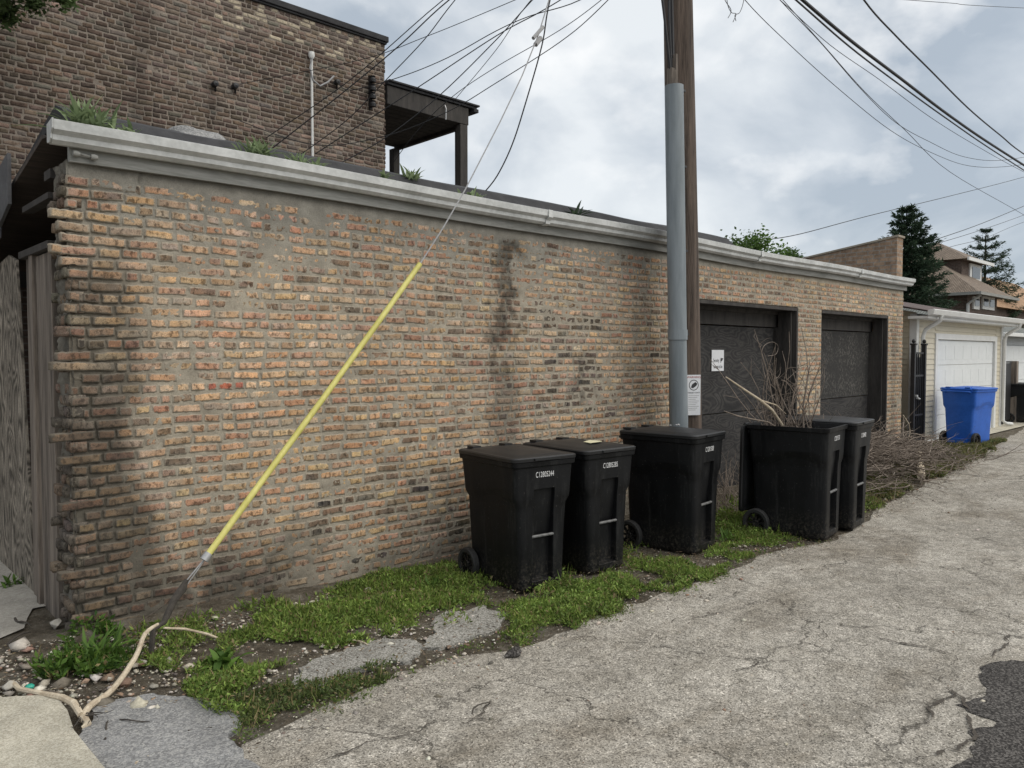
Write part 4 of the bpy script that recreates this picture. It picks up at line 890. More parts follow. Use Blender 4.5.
def ground_cover(polys, label, name='weeds'):
    V_, F_, C_ = [], [], []; off = 0
    for poly, dens, size, hh, ca, cb_, dead in polys:
        Q = scatter(poly, dens, rng); cl_ = fbm(Q[:, 0] * 2.6, Q[:, 1] * 2.6, 3, 3); k = cl_ > (.33 + .18 * rng.random(len(Q))); Q = Q[k]; cl_ = cl_[k]
        hgt = hh * (.25 + 1.3 * np.clip(cl_ - .38, 0, 1) * 2.2) * rng.random(len(Q))
        P = np.stack([Q[:, 0], Q[:, 1], gz(Q[:, 0], Q[:, 1]) + hgt], 1); col = greens(len(P), ca, cb_, rng, dead) * (.62 + .76 * vn(Q[:, 0] * 9, Q[:, 1] * 9, 4))[:, None]
        v, f, c_ = leaves(P, size, .42, col, rng, up=.5); V_.append(v)
        F_.append(f + off); C_.append(c_); off += len(v)
        kb = rng.random(len(P)) < .30; Pb = P[kb].copy(); Pb[:, 2] = gz(Pb[:, 0], Pb[:, 1]) - .005; nb = len(Pb)
        db = rng.normal(size=(nb, 3)) * np.array([.45, .45, .1]) + np.array([0, 0, .9]); db /= np.linalg.norm(db, axis=1)[:, None]
        v, f, c_ = leaves(Pb, size * 2.6 * (.5 + rng.random((nb, 1)) * .8 * (cl_[kb] * 1.6)[:, None]), .07, greens(nb, (ca[0] * 1.2, ca[1] * 1.1, ca[2]), (cb_[0] * 1.15, cb_[1] * 1.05, cb_[2]), rng, dead + .06), rng, droop=db); V_.append(v); F_.append(f + off); C_.append(c_); off += len(v)
    o = mk(name, np.concatenate(V_), np.concatenate(F_), M['leaf'], col=np.concatenate(C_)); return tag(o, label, 'weeds', kind='stuff')
g1, g2_ = (.065, .12, .02), (.27, .37, .09)
ground_cover([(GA, 24000, .026, .05, g1, g2_, .08), (GB, 11000, .024, .03, (.05, .08, .02), (.13, .17, .06), .15), (GC, 14000, .04, .10, (.03, .07, .015), (.10, .18, .03), .05), (GF, 2600, .035, .06, g1, g2_, .1), (RDg, 3500, .022, .03, (.06, .10, .02), (.18, .24, .07), .15), (GD, 12000, .04, .06, (.07, .09, .03), (.17, .20, .07), .25)], 'low green weeds and clover along the foot of the brick wall')
# single broad leaf plants
for k, (px, py, h, nn, lab) in enumerate([(225, 668, .16, 30, 'broad leaf weed in the grass right of the guy anchor'), (100, 660, .26, 50, 'bushy weed with pointed leaves at the corner of the brick wall'), (85, 668, .18, 30, 'smaller bushy weed left of the guy anchor'), (725, 540, .16, 24, 'leafy weed between the third and fourth black bins'), (12, 585, .12, 20, 'dull weed under the grey plywood gate'), (330, 606, .10, 22, 'leafy weed tuft by the wall foot left of the grey stone'), (432, 588, .13, 30, 'leafy weed tuft at the wall foot just left of the first bin'), (560, 606, .09, 20, 'low leafy weed in front of the second bin'), (395, 612, .09, 22, 'leafy weed in the middle of the grass strip'), (690, 566, .09, 20, 'low leafy weed in front of the third bin')]):
    q = onG(px, py); weed((q[0], q[1], q[2]), h, nn, .045 if k in (0,) else .022, lab, 30 + k, 1.1, 'broadleaf_weed', (.05, .10, .02), (.12, .21, .04), 'taller weeds on the ground')
# rubble
def rocks(P, size, rng, flat=.6):
    n = len(P); base = np.array([(1, 0, 0), (-1, 0, 0), (0, 1, 0), (0, -1, 0), (0, 0, 1), (0, 0, -1), (.6, .6, .5), (-.6, .6, .5), (-.6, -.6, .5), (.6, -.6, .5)])
    hull = bmesh.new(); [hull.verts.new(b) for b in base]; bmesh.ops.convex_hull(hull, input=hull.verts); hull.verts.index_update(); tf = np.array([[v.index for v in f.verts] for f in hull.faces if len(f.verts) == 3]); hull.free()
    sz = size * rng.lognormal(0, .45, (n, 1, 1)); R_ = base[None] * rng.uniform(.45, 1.4, (n, len(base), 1)) * sz * np.array([1, .8, flat]) ; a = rng.random(n) * 6.28; ca, sa = np.cos(a)[:, None], np.sin(a)[:, None]
    x = R_[:, :, 0] * ca - R_[:, :, 1] * sa; y = R_[:, :, 0] * sa + R_[:, :, 1] * ca; v = np.stack([x, y, R_[:, :, 2]], -1) + P[:, None]
    return v.reshape(-1, 3), (tf[None] + (np.arange(n) * len(base))[:, None, None]).reshape(-1, 3), len(base)
t = NT('rubble'); c = t.attr('col'); c = t.mix(1, c, t.ramp(t.noise(60, 4, .6), [(.3, .8), (.7, 1.2)]), 'MULTIPLY'); M['rub'] = t.fin(c, .95, t.noise(80, 3), .4, .005, spec=.15)
def rubble(polys, name, label, seed):
    rng = np.random.default_rng(seed); V_, F_, C_ = [], [], []; off = 0
    for poly, dens, size in polys:
        Q = scatter(poly, dens, rng); P = np.stack([Q[:, 0], Q[:, 1], gz(Q[:, 0], Q[:, 1]) + size * .15], 1)
        v, f, k = rocks(P, size, rng); col = palette(len(P), [((.46, .42, .35), 5), ((.33, .30, .25), 4), ((.56, .52, .45), 3), ((.28, .19, .14), 2), ((.15, .13, .11), 4)], rng)
        V_.append(v); F_.append(f + off); C_.append(np.repeat(col, k, 0)); off += len(v)
    return tag(mk(name, np.concatenate(V_), np.concatenate(F_), M['rub'], col=np.concatenate(C_)), label, 'rubble', kind='stuff')
RA = pg((-40, 655), (40, 640), (90, 640), (150, 648), (190, 668), (215, 695), (160, 698), (100, 702), (60, 702), (-40, 700))
RB = pg((82, 640), (260, 612), (440, 575), (445, 585), (300, 612), (150, 655), (80, 668))
RC = pg((150, 640), (460, 580), (520, 610), (500, 640), (300, 690), (225, 712))
RD = pg((235, 720), (500, 650), (600, 600), (760, 540), (840, 545), (780, 560), (640, 615), (500, 665), (330, 720), (250, 760))
RE = pg((860, 505), (990, 440), (1010, 445), (900, 512), (850, 530))
RF = pg((470, 590), (620, 560), (760, 510), (840, 500), (840, 540), (640, 590), (520, 620))
RH = pg((215, 700), (300, 655), (400, 630), (500, 600), (520, 640), (400, 680), (300, 705), (240, 730))
rubble([(RA, 900, .008), (RA, 150, .014), (RA, 22, .034), (RB, 900, .008), (RB, 60, .018), (RC, 350, .007), (RH, 500, .007), (RH, 60, .014)], 'rubble', 'pale stone and mortar rubble at the left foot of the brick wall', 3)
RG = pg((250, 768), (330, 720), (500, 665), (640, 615), (780, 560), (900, 500), (1000, 450), (1024, 450), (1100, 600), (1100, 860), (250, 860))
rubble([(RD, 500, .004), (RD, 110, .008), (RE, 120, .009), (RF, 300, .006), (RD, 8, .016), (RG, 40, .0045), (RG, 3, .010)], 'gravel', 'loose light gravel along the grass edge of the alley', 4)
rng = np.random.default_rng(77)
Ql = np.concatenate([scatter(RB, 700, rng), scatter(RC, 260, rng), scatter(RF, 500, rng), scatter(RA, 350, rng), scatter(RD, 60, rng), scatter(RE, 300, rng)])
Pl_ = np.stack([Ql[:, 0], Ql[:, 1], gz(Ql[:, 0], Ql[:, 1]) + .012 + .015 * rng.random(len(Ql))], 1)
dl = rng.normal(size=(len(Pl_), 3)) * np.array([1, 1, .12]); dl /= np.linalg.norm(dl, axis=1)[:, None]
v, f, c_ = leaves(Pl_, .028, .22, palette(len(Pl_), [((.16, .115, .075), 5), ((.26, .20, .13), 4), ((.08, .06, .045), 4), ((.38, .33, .24), 1.5)], rng), rng, droop=dl)
tag(mk('leaf_litter', v, f, M['leaf'], col=c_), 'brown leaf litter and chips on the bare soil strip', 'litter', kind='stuff')
for k, (px, py, s, lab) in enumerate([(55, 628, .085, 'squarish pale stone chunk against the wooden jamb board'), (10, 690, .06, 'flat pale stone at the left photo edge by the sidewalk'), (368, 592, .05, 'small grey stone at the wall foot in the grass'), (515, 656, .05, 'dark stone lying alone on the alley in front of the first bin')]):
    q = onG(px, py); rg = np.random.default_rng(60 + k); v, f, _ = rocks(np.array([[0, 0, s * .3]]), s, rg, .6)
    o = mk('stone', v, f, M['stone'] if k < 3 else M['darkpatch'], bevel=.006); o.location = q; tag(o, lab, 'stone')

# ---------------------------------------------------------------- bins
def text_obj(body, size, mat, parent, M4, name='printed_text', ext=.0008, align='CENTER'):
    cu = bpy.data.curves.new(name, 'FONT'); cu.body = body; cu.size = size; cu.extrude = ext; cu.align_x = align; cu.align_y = 'CENTER'; cu.space_character = 1.05
    tmp = bpy.data.objects.new('tmp_text', cu); C.objects.link(tmp); bpy.context.view_layer.update()
    me = bpy.data.meshes.new_from_object(tmp.evaluated_get(bpy.context.evaluated_depsgraph_get())); bpy.data.objects.remove(tmp)
    me.materials.clear(); me.materials.append(mat); me.transform(M4); o = bpy.data.objects.new(name, me); C.objects.link(o); o.parent = parent; return o
FACE = Matrix.Rotation(R(90), 4, 'X')           # XY text -> XZ plane facing -Y
def ringpts(w_, yf, yb, r_, rec, rw, arch=None):
    P = []
    def arc(cx, cy, a0, a1, n=4):
        for i in range(n + 1):
            a = a0 + (a1 - a0) * i / n; P.append((cx + r_ * math.cos(a), cy + r_ * math.sin(a)))
    P += [(-rw, yf + rec), (-rw * .3, yf + rec), (rw * .3, yf + rec), (rw, yf + rec), (rw + .006, yf)]
    arc(w_ - r_, yf + r_, -math.pi / 2, 0)
    for s in (.2, .4, .6, .8): P.append((w_, yf + r_ + (yb - yf - 2 * r_) * s))
    arc(w_ - r_, yb - r_, 0, math.pi / 2)
    arc(-w_ + r_, yb - r_, math.pi / 2, math.pi)
    for s in (.8, .6, .4, .2): P.append((-w_, yf + r_ + (yb - yf - 2 * r_) * s))
    arc(-w_ + r_, yf + r_, math.pi, 1.5 * math.pi)
    P.append((-rw - .006, yf)); return P
def loft(mb, rows, capb=True, capt=False, m=0):
    n = len(rows[0]); v = [p for r_ in rows for p in r_]; f = [(i * n + j, i * n + (j + 1) % n, (i + 1) * n + (j + 1) % n, (i + 1) * n + j) for i in range(len(rows) - 1) for j in range(n)]
    if capb: f.append(tuple(range(n - 1, -1, -1)))
    if capt: f.append(tuple((len(rows) - 1) * n + j for j in range(n)))
    mb.add(v, f, m)
def make_cart(label, bodymat, lidmat, serial, open_lid=False, group='black wheeled refuse carts along the brick wall', recess=True):
    root = empty('wheeled_bin', (0, 0, 0), 0, label, 'bin', group)
    rw = .095
    spec = [(.035, .195, -.325, .29, .03, 0), (.055, .208, -.34, .31, .035, 0), (.10, .212, -.342, .315, .04, 0), (.105, .212, -.342, .316, .04, .05), (.38, .225, -.345, .325, .042, .052), (.62, .238, -.35, .33, .042, .054), (.655, .240, -.352, .332, .042, .054), (.70, .266, -.360, .335, .04, .054), (.72, .270, -.362, .338, .04, .054), (.775, .274, -.364, .34, .04, .054), (.78, .274, -.364, .34, .04, 0), (.945, .284, -.372, .36, .04, 0), (.95, .300, -.386, .372, .04, 0), (.985, .303, -.39, .376, .04, 0)]
    rows = []
    for (z, w_, yf, yb, r_, rec) in spec:
        pts = ringpts(w_, yf, yb, r_, rec if recess else 0, rw); row = []
        for (x, y) in pts:
            zz = z
            if .6 < z < .74 and abs(x) > .12: zz = z + .055 * math.sin(math.pi * min(1, max(0, (y + .30) / .42))) ** .8
            if .6 < z < .74 and abs(x) < .12 and y < 0: zz = z - .0
            row.append((x, y, zz))
        rows.append(row)
    m = MB(); loft(m, rows)
    inner = []
    for (z, w_, yf, yb) in [(.985, .285, -.362, .345), (.93, .268, -.345, .33), (.70, .245, -.33, .30), (.2, .17, -.27, .2)]:
        inner.append([(x, y, z) for (x, y) in ringpts(w_, yf, yb, .04, 0, rw)])
    loft(m, [rows[-1]] + inner, capb=False, capt=True)
    # rear foot brace
    m.box((-.15, .28, .06), (.15, .35, .14))
    body = m.build('body', bodymat, root, smooth=True, sharp=28, bevel=.004)
    m = MB(); m.tube([(-rw - .01, -.338, .43), (rw + .01, -.338, .43)], .011, 10); m.build('lift_bar', M['bar'], root, smooth=True)
    ax_ = MB(); ax_.tube([(-.265, .275, .125), (.265, .275, .125)], .012); ax_.build('axle', M['iron'], root)
    for s in (-1, 1):
        wh = empty('wheel', (s * .262, .275, .125)); wh.parent = root
        m = MB(); m.lathe([(.092, -.026), (.116, -.028), (.125, -.018), (.125, .018), (.116, .028), (.092, .026), (.088, .0), (.092, -.026)], (0, 0, 0), 'x', 28); m.build('tyre', M['rubber'], wh, smooth=True)
        m = MB(); m.lathe([(.0, -.026), (.026, -.026), (.03, 0), (.026, .026), (0, .026)], (0, 0, 0), 'x', 14); m.lathe([(.080, -.018), (.091, -.018), (.091, .018), (.080, .018), (.080, -.018)], (0, 0, 0), 'x', 28)
        for k in range(8): m.box((-.010, -.009, .02), (.010, .009, .084), M=Matrix.Rotation(k * math.pi / 4, 4, 'X'))
        m.build('rim', M['plastic'], wh, smooth=True)
    # grip at the rear top
    m = MB(); m.tube([(-.21, .35, .93), (-.21, .41, .955), (-.17, .425, .96), (.17, .425, .96), (.21, .41, .955), (.21, .35, .93)], .014, 8); m.build('handle', bodymat, root, smooth=True)
    # lid
    m = MB(); rr = []
    for (z, g, r_) in [(.992, -.008, .04), (.990, .010, .05), (1.012, .012, .05), (1.02, .0, .05), (1.014, -.02, .05), (1.016, -.05, .05), (1.026, -.075, .05), (1.029, -.12, .05), (1.031, -.22, .03)]:
        rr.append([(x, y, z + (.012 if z > 1.03 else 0) * (1 - (y / .38) ** 2)) for (x, y) in ringpts(.302 + g, -.382 - g, .365 + g, r_, 0, .05 if g > -.2 else .02)])
    loft(m, rr, capb=True, capt=True)
    m.box((-.12, -.405, .996), (.12, -.385, 1.012)); m.tube([(-.23, .375, .998), (.23, .375, .998)], .016, 8); m.box((-.20, .30, 1.018), (-.12, .385, 1.036)); m.box((.12, .30, 1.018), (.20, .385, 1.036))
    if open_lid:
        T = Matrix.Translation((0, .405, .975)) @ Matrix.Rotation(R(-269), 4, 'X') @ Matrix.Translation((0, -.375, -1.0))
        m.v = [tuple(T @ Vector(p)) for p in m.v]
    m.build('lid', lidmat, root, smooth=True, sharp=30)
    if serial: text_obj(serial, .05, M['white'], root, Matrix.Translation((.0, -.3695, .885)) @ Matrix.Rotation(R(3.5), 4, 'X') @ FACE @ Matrix.Diagonal((.72, 1.15, 1, 1)), 'serial_number')
    return root
def place(root, px, py, ang, corner=(-.208, -.365), sc=(1.03, 1.08, 1.075)):
    q = onG(px, py); a = R(ang); c_, s_ = math.cos(a), math.sin(a)
    root.location = (q[0] - (c_ * corner[0] - s_ * corner[1]), q[1] - (s_ * corner[0] + c_ * corner[1]), q[2] - .03); root.rotation_euler = (0, 0, a); root.scale = sc
place(make_cart('black wheeled bin nearest the guy wire, leftmost along the wall with lid closed', M['plastic'], M['plastic_lid'], 'C12805244'), 521, 594, -8)
b2 = make_cart('black wheeled bin with a small yellow scrap on its lid, touching the leftmost bin', M['plastic'], M['plastic_lid'], 'C12805285'); place(b2, 590, 576, -4)
b3 = make_cart('closed black wheeled bin standing directly in front of the grey conduit', M['plastic'], M['plastic_lid'], 'C1281508'); place(b3, 695, 556, 6, sc=(1.06, 1.08, 1.135))
b4 = make_cart('open black wheeled bin with its lid hanging back and dead branches inside', M['plastic'], M['plastic_lid'], 'C1281150', True); place(b4, 825, 542, 8, sc=(1.13, 1.1, 1.185))
b5 = make_cart('closed black wheeled bin behind the open bin, beside the brush pile', M['plastic'], M['plastic_lid'], 'C1280482'); place(b5, 852, 531, 6, sc=(1.08, 1.1, 1.165))
bb_ = make_cart('bright blue wheeled recycling bin on the grass before the white garage door', M['blue'], M['blue'], None, group='wheeled bins further down the alley', recess=False)
q = onG(976, 446); bb_.location = (q[0] + .25, q[1] + .22, q[2] - .02); bb_.rotation_euler = (0, 0, R(80)); bb_.scale = (1.15, 1.12, 1.12)
bf = make_cart('black wheeled bin cut by the right edge, before the grey garage', M['plastic'], M['plastic_lid'], None, group='wheeled bins further down the alley'); q = onG(1026, 423); bf.location = (q[0] + .1, q[1] + .1, q[2]); bf.rotation_euler = (0, 0, R(10))
# scrap on the second lid, foil lump on the third
def on_bin(b, loc): return tuple(Matrix.Translation(b.location) @ Matrix.Rotation(b.rotation_euler.z, 4, 'Z') @ Matrix.Diagonal((*b.scale, 1)) @ Vector(loc))
m = MB(); m.add([(-.09, -.05, 0), (.06, -.06, .004), (.1, .0, .0), (.03, .06, .006), (-.07, .04, .002), (-.09, -.05, -.004), (.06, -.06, 0), (.1, 0, -.004), (.03, .06, 0), (-.07, .04, -.003)], [(0, 1, 2, 3, 4), (9, 8, 7, 6, 5), (0, 5, 6, 1), (1, 6, 7, 2), (2, 7, 8, 3), (3, 8, 9, 4), (4, 9, 5, 0)])
o = m.build('paper_scrap', simple('yellow_paper', (.55, .50, .30), (.65, .62, .45), 30, .7)); o.location = on_bin(b2, (.03, -.14, 1.050)); tag(o, 'crumpled yellowish scrap lying on the lid of the second bin', 'scrap')
rg = np.random.default_rng(8); v, f, _ = rocks(np.array([[0, 0, .0], [.07, .02, -.005], [-.06, .03, -.004]]), .045, rg, .5); o = mk('foil_scrap', v, f, M['cablegrey']); o.location = on_bin(b3, (.05, -.02, 1.062)); tag(o, 'grey crumpled foil on the lid in front of the conduit', 'scrap')

# ---------------------------------------------------------------- branches
def curvy(p0, p1, n, amp, rg, sag=0):
    p0, p1 = np.array(p0, float), np.array(p1, float); o1 = rg.normal(size=3) * amp; o2 = rg.normal(size=3) * amp * .5; out = []
    for i in range(n + 1):
        u = i / n; out.append(tuple(p0 + (p1 - p0) * u + o1 * math.sin(math.pi * u) + o2 * math.sin(2 * math.pi * u) + np.array([0, 0, sag * math.sin(math.pi * u)])))
    return out
rg = np.random.default_rng(12); m = MB()
def inb4(p): return on_bin(b4, p)
for k in range(40):
    a = (rg.uniform(-.1, .2), rg.uniform(-.15, .25), rg.uniform(.55, .9)); h = rg.uniform(.15, .70) if k % 5 else rg.uniform(.7, .95)
    b = (a[0] * 1.1 + rg.normal(0, .2) + .02, a[1] + rg.normal(0, .22) + .1, .9 + h); pts = curvy(inb4(a), inb4(b), 6, .05, rg); m.tube(pts, [.007 * (1 - .8 * i / 6) + .0012 for i in range(7)], 5)
    for j in range(3):
        i = rg.integers(2, 6); q = np.array(pts[i]); m.tube(curvy(q, q + rg.normal(size=3) * np.array([.12, .12, .06]) + (0, 0, .12), 4, .02, rg), [.0035, .003, .0025, .002, .001], 4)
o = m.build('branch_bundle', M['twig'], smooth=True, sharp=80, fixn=False); tag(o, 'bundle of thin dead twigs standing up out of the open bin', 'branches')
def pl(pix, Yp): return [onY(*p, Yp) for p in pix]
m = MB(); c4 = inb4((0, .1, 0)); y4 = c4[1]
m.tube(pl([(726, 377), (742, 388), (760, 400), (772, 410), (782, 425), (790, 445)], y4), [.006, .010, .013, .015, .016, .018], 8); m.tube(pl([(760, 400), (776, 405), (786, 414)], y4), [.008, .007, .004], 6)
tag(m.build('pale_branch', M['peeled'], smooth=True), 'thick pale peeled branch leaning left out of the open bin', 'branch')
m = MB(); m.tube(pl([(724, 411), (738, 416), (752, 419), (768, 422), (785, 432)], y4 - .05), [.004, .006, .006, .007, .008], 6); tag(m.build('thin_branch', M['twig'], smooth=True), 'thin low branch poking left over the rim of the open bin', 'branch')
m = MB(); m.tube(smoothline([onY(*p, y4) for p in [(786, 420), (778, 395), (768, 372), (762, 356), (764, 346), (772, 342), (778, 346), (776, 354), (768, 356)]]), .0028, 5); tag(m.build('curled_vine', M['twig'], smooth=True), 'curled vine loop at the top of the twigs in the open bin', 'vine')
# brush pile
rg = np.random.default_rng(4); m = MB(); c0 = onG(898, 478); c1 = onG(940, 478)
A0 = np.array(onG(885, 478)); A1 = np.array(onG(928, 462))
def heap_h(x, y):
    d = ((x - 9.9) / 2.7) ** 2 + ((y + .85) / .75) ** 2; return max(0., .72 * math.exp(-d * 1.2))
for k in range(1750):
    u = rg.random(); x = rg.normal(10.3, 1.6); y = rg.normal(-.85, .36); z = rg.random() ** .6 * heap_h(x, y) + gz(x, y) + .02
    x = min(max(x, 7.9), 14.2); y = min(y, -.16)
    a = rg.uniform(0, 6.283); L_ = rg.uniform(.25, .9); dz = rg.normal(0, .1) * L_ + (.45 * L_ if rg.random() < .16 else 0)
    if y < -1.6: y = -1.6
    p1 = (x + math.cos(a) * L_, min(-.12, y + math.sin(a) * L_ * .8), max(float(gz(x, y)) + .01, z + dz)); r_ = rg.choice([.0035, .005, .008, .012], p=[.35, .38, .2, .07])
    m.tube(curvy((x, y, z), p1, 4, .05, rg), [r_, r_ * .9, r_ * .8, r_ * .6, r_ * .3], 4)
tag(m.build('brush_pile', M['twig'], smooth=True, sharp=80, fixn=False), 'tangled brown brush pile against the far end of the brick garage', 'brush pile')
rg = np.random.default_rng(14); m = MB()
for k in range(150):
    x = rg.uniform(5.7, 8.2); y = rg.uniform(-.75, -.1); L_ = rg.uniform(.3, .9); a = rg.uniform(0, 3.14); z0 = float(gz(x, y)); lean = rg.uniform(.2, 1.)
    m.tube(curvy((x, y, z0), (x + math.cos(a) * L_ * (1 - lean * .6), min(-.06, y + math.sin(a) * L_ * .4), z0 + L_ * lean * .9), 4, .05, rg), [.005, .0045, .004, .003, .0015], 4)
tag(m.build('dry_brush', M['twig'], smooth=True, sharp=80, fixn=False), 'thin dry reddish stems against the plywood between the third bin and the open bin', 'dry stems')
m = MB(); m.tube([onG(921, 484)[:2] + (.05,), onG(919, 466)[:2] + (.17,)], [.055, .05], 12); tag(m.build('cut_log', M['peeled'], smooth=True, sharp=40), 'short pale cut log sticking out of the brush pile', 'log')
q = onY(910, 448, -.5)
m = MB(); m.tube([onY(*p, -.55) for p in [(908, 441), (910, 432), (909, 424), (903, 415)]], .008, 6); tag(m.build('bare_stem', M['peeled'], smooth=True), 'single pale stem curving up before the black iron gate', 'stem')
# sticks on the ground, near corner
def gp(px, py, h=0): q = onG(px, py); return (q[0], q[1], q[2] + h)
an = onG(150, 657)
m = MB(); m.tube(smoothline([gp(82, 722, .01), gp(90, 712, .03), (onY(112, 690, -1.12)), onY(135, 658, -1.0), onY(145, 634, -.92), onY(158, 624, -.86)], 4), list(np.interp(np.linspace(0, 5, 21), range(6), [.016, .017, .015, .014, .012, .008])), 8)
tag(m.build('peeled_branch', M['peeled'], smooth=True), 'long bare pale branch leaning up to the dark guy anchor rod', 'branch')
m = MB(); m.tube([gp(81, 720, .025), gp(74, 712, .045), gp(62, 705, .04), gp(40, 699, .03), gp(20, 695, .03), gp(12, 688, .03)], [.016, .018, .016, .014, .014, .012], 8); m.tube([gp(84, 722, .02), gp(88, 728, .02), gp(82, 730, .01)], [.02, .016, .008], 8)
tag(m.build('pale_stick', M['peeled'], smooth=True), 'crooked pale stick lying across the sidewalk corner', 'stick')
m = MB(); m.tube([onY(164, 628, -.80), onY(185, 629, -.74), onY(207, 634, -.70), onY(225, 641, -.68), onY(242, 647, -.68)], [.006, .008, .008, .007, .005], 7); tag(m.build('pale_twig', M['peeled'], smooth=True), 'thin pale twig arching right from the guy anchor over the weeds', 'stick')
rg = np.random.default_rng(31); m = MB(); r0 = np.array(gp(83, 722, .02))
for k in range(7):
    a = rg.uniform(0, 6.283); L_ = rg.uniform(.06, .16); m.tube(curvy(r0 + rg.normal(size=3) * .006, r0 + np.array([math.cos(a) * L_, math.sin(a) * L_, rg.uniform(-.005, .05)]), 4, .012, rg), [.006, .004, .003, .002, .001], 5)
tag(m.build('root_twigs', M['darkbark'], smooth=True), 'little dark rootlets where the two pale branches meet', 'twigs')
for k, (a, b, r_, lab) in enumerate([((105, 742), (108, 723), .006, 'short dark stick lying upright in view on the grey asphalt patch'), ((120, 722), (150, 724), .004, 'thin dark twig near the top of the grey asphalt patch'), ((188, 733), (212, 730), .004, 'thin dark twig at the right side of the grey asphalt patch'), ((136, 766), (148, 758), .005, 'tiny pale stick at the bottom of the grey asphalt patch'), ((345, 641), (368, 647), .007, 'small pale stick on the broken asphalt strip by the grass'), ((472, 716), (492, 704), .004, 'thin brown twig on the alley'), ((15, 620), (31, 627), .008, 'dark stick on the concrete by the grey gate'), ((6, 648), (31, 634), .007, 'dark bent twig left of the jamb board')]):
    m = MB(); p0, p1 = gp(*a, .012), gp(*b, .012); m.tube(curvy(p0, p1, 5, .012, rg), [r_, r_, r_, r_ * .9, r_ * .8, r_ * .4], 6); tag(m.build('stick', M['peeled'] if 'pale' in lab else M['darkbark'], smooth=True), lab, 'stick', 'sticks on the ground')
m = MB(); m.lathe([(.0, 0), (.02, .002), (.022, .012), (.014, .02), (.0, .022)], (0, 0, 0), 'z', 12); o = m.build('bottle_cap', simple('teal_plastic', (.02, .30, .22), (.03, .36, .26), 20, .4)); o.location = gp(30, 692, .02); tag(o, 'green bottle cap in the rubble by the sidewalk', 'bottle cap')

# ---------------------------------------------------------------- guy wire with yellow guard
GY_ = -.62
guy = empty('guy_wire', (an[0], an[1], 0), 0, 'utility guy wire with long faded yellow guard crossing in front of the brick wall', 'guy wire'); inv = Vector((-an[0], -an[1], 0))
def rel(ps): return [tuple(Vector(p) + inv) for p in ps]
pA = Vector(onY(207, 556, GY_)); pB = Vector(onY(420, 264, GY_ + .1))
m = MB(); dz_ = (pB - pA); m.tube(rel([pA, pA + dz_ * .25 + Vector((0, 0, -.004)), pA + dz_ * .5 + Vector((0, 0, -.012)), pA + dz_ * .75 + Vector((0, 0, -.008)), pB]), .0205, 14); m.build('yellow_guard', M['yellow'], guy, smooth=True, sharp=50)
m = MB(); m.tube(rel([pA - dz_.normalized() * .03, pA + dz_.normalized() * .02]), .028, 12); m.build('guard_collar', M['metal'], guy, smooth=True, sharp=50)
up = [pB, Vector(onY(443, 228, GY_ + .12)), Vector(onY(465, 190, GY_ + .15)), Vector(onY(500, 122, GY_ + .2)), Vector(onY(522, 76, GY_ + .25)), Vector(onY(538, 36, GY_ + .3)), Vector(onY(552, -10, GY_ + .35)), Vector(onY(575, -90, GY_ + .4))]
m = MB(); m.tube(rel([pB - dz_.normalized() * .1] + up), .006, 6); m.build('strand', M['cablegrey'], guy, smooth=True)
e0 = Vector(onY(182, 586, GY_)); m = MB(); m.tube(rel([pA, e0]), .004, 6); m.tube(rel([pA + Vector((.012, 0, .01)), e0 + Vector((.02, 0, -.01))]), .004, 6); m.build('loop_strand', M['metal'], guy)
m = MB(); m.tube(rel([e0 + Vector((.03, 0, .035)), e0 + Vector((0, 0, -.02)), Vector(onY(174, 600, GY_ - .02)), Vector(onY(164, 622, GY_ - .05)), Vector((an[0] + .02, an[1] - .0, .16)), Vector((an[0], an[1], -.05))]), [.012, .026, .023, .018, .017, .017], 9); m.build('anchor_rod', M['darkbark'], guy, smooth=True)
m = MB(); m.tube([e0 + Vector((0, .0, -.02)), Vector(onY(165, 605, -.35)), Vector(onY(135, 625, -.2)), Vector(onY(105, 645, -.15))], .003, 5); m.tube([Vector(onY(209, 556, GY_)), Vector(onY(245, 568, -.4)), Vector(onY(290, 588, -.2))], .002, 5); tag(m.build('dry_vine', M['twig']), 'thin dry vine tied at the foot of the yellow guard', 'vine')

# ---------------------------------------------------------------- utility pole
pb = onY(685, 400, -.42); pt = onY(678, 0, -.42)
px0, py0 = pb[0], pb[1]
pole = empty('utility_pole', (px0, py0, 0), 0, 'weathered wooden utility pole in front of the brick garage', 'utility pole')
sl = ((pt[0] - pb[0]) / (pt[2] - pb[2])); sy_ = 0.0
def pc(z): return (sl * (z - pb[2]), 0, z)
m = MB(); K = 40; n = 20; rgp = np.random.default_rng(2); v = []
for i in range(K + 1):
    z = -.3 + i * 10.3 / K; r_ = .185 - .005 * z; c_ = pc(z)
    for j in range(n):
        q = 2 * math.pi * j / n; rr_ = r_ * (1 + .05 * (vn(np.array([j * .9]), np.array([z * .5]), 3)[0] - .5) + .02 * ((j * 7) % 3 - 1)); v.append((c_[0] + rr_ * math.cos(q), c_[1] + rr_ * math.sin(q), z))
f = [(i * n + j, i * n + (j + 1) % n, (i + 1) * n + (j + 1) % n, (i + 1) * n + j) for i in range(K) for j in range(n)] + [tuple(K * n + j for j in range(n))]
m.add(v, f); m.build('shaft', M['pole'], pole, smooth=True, sharp=60)
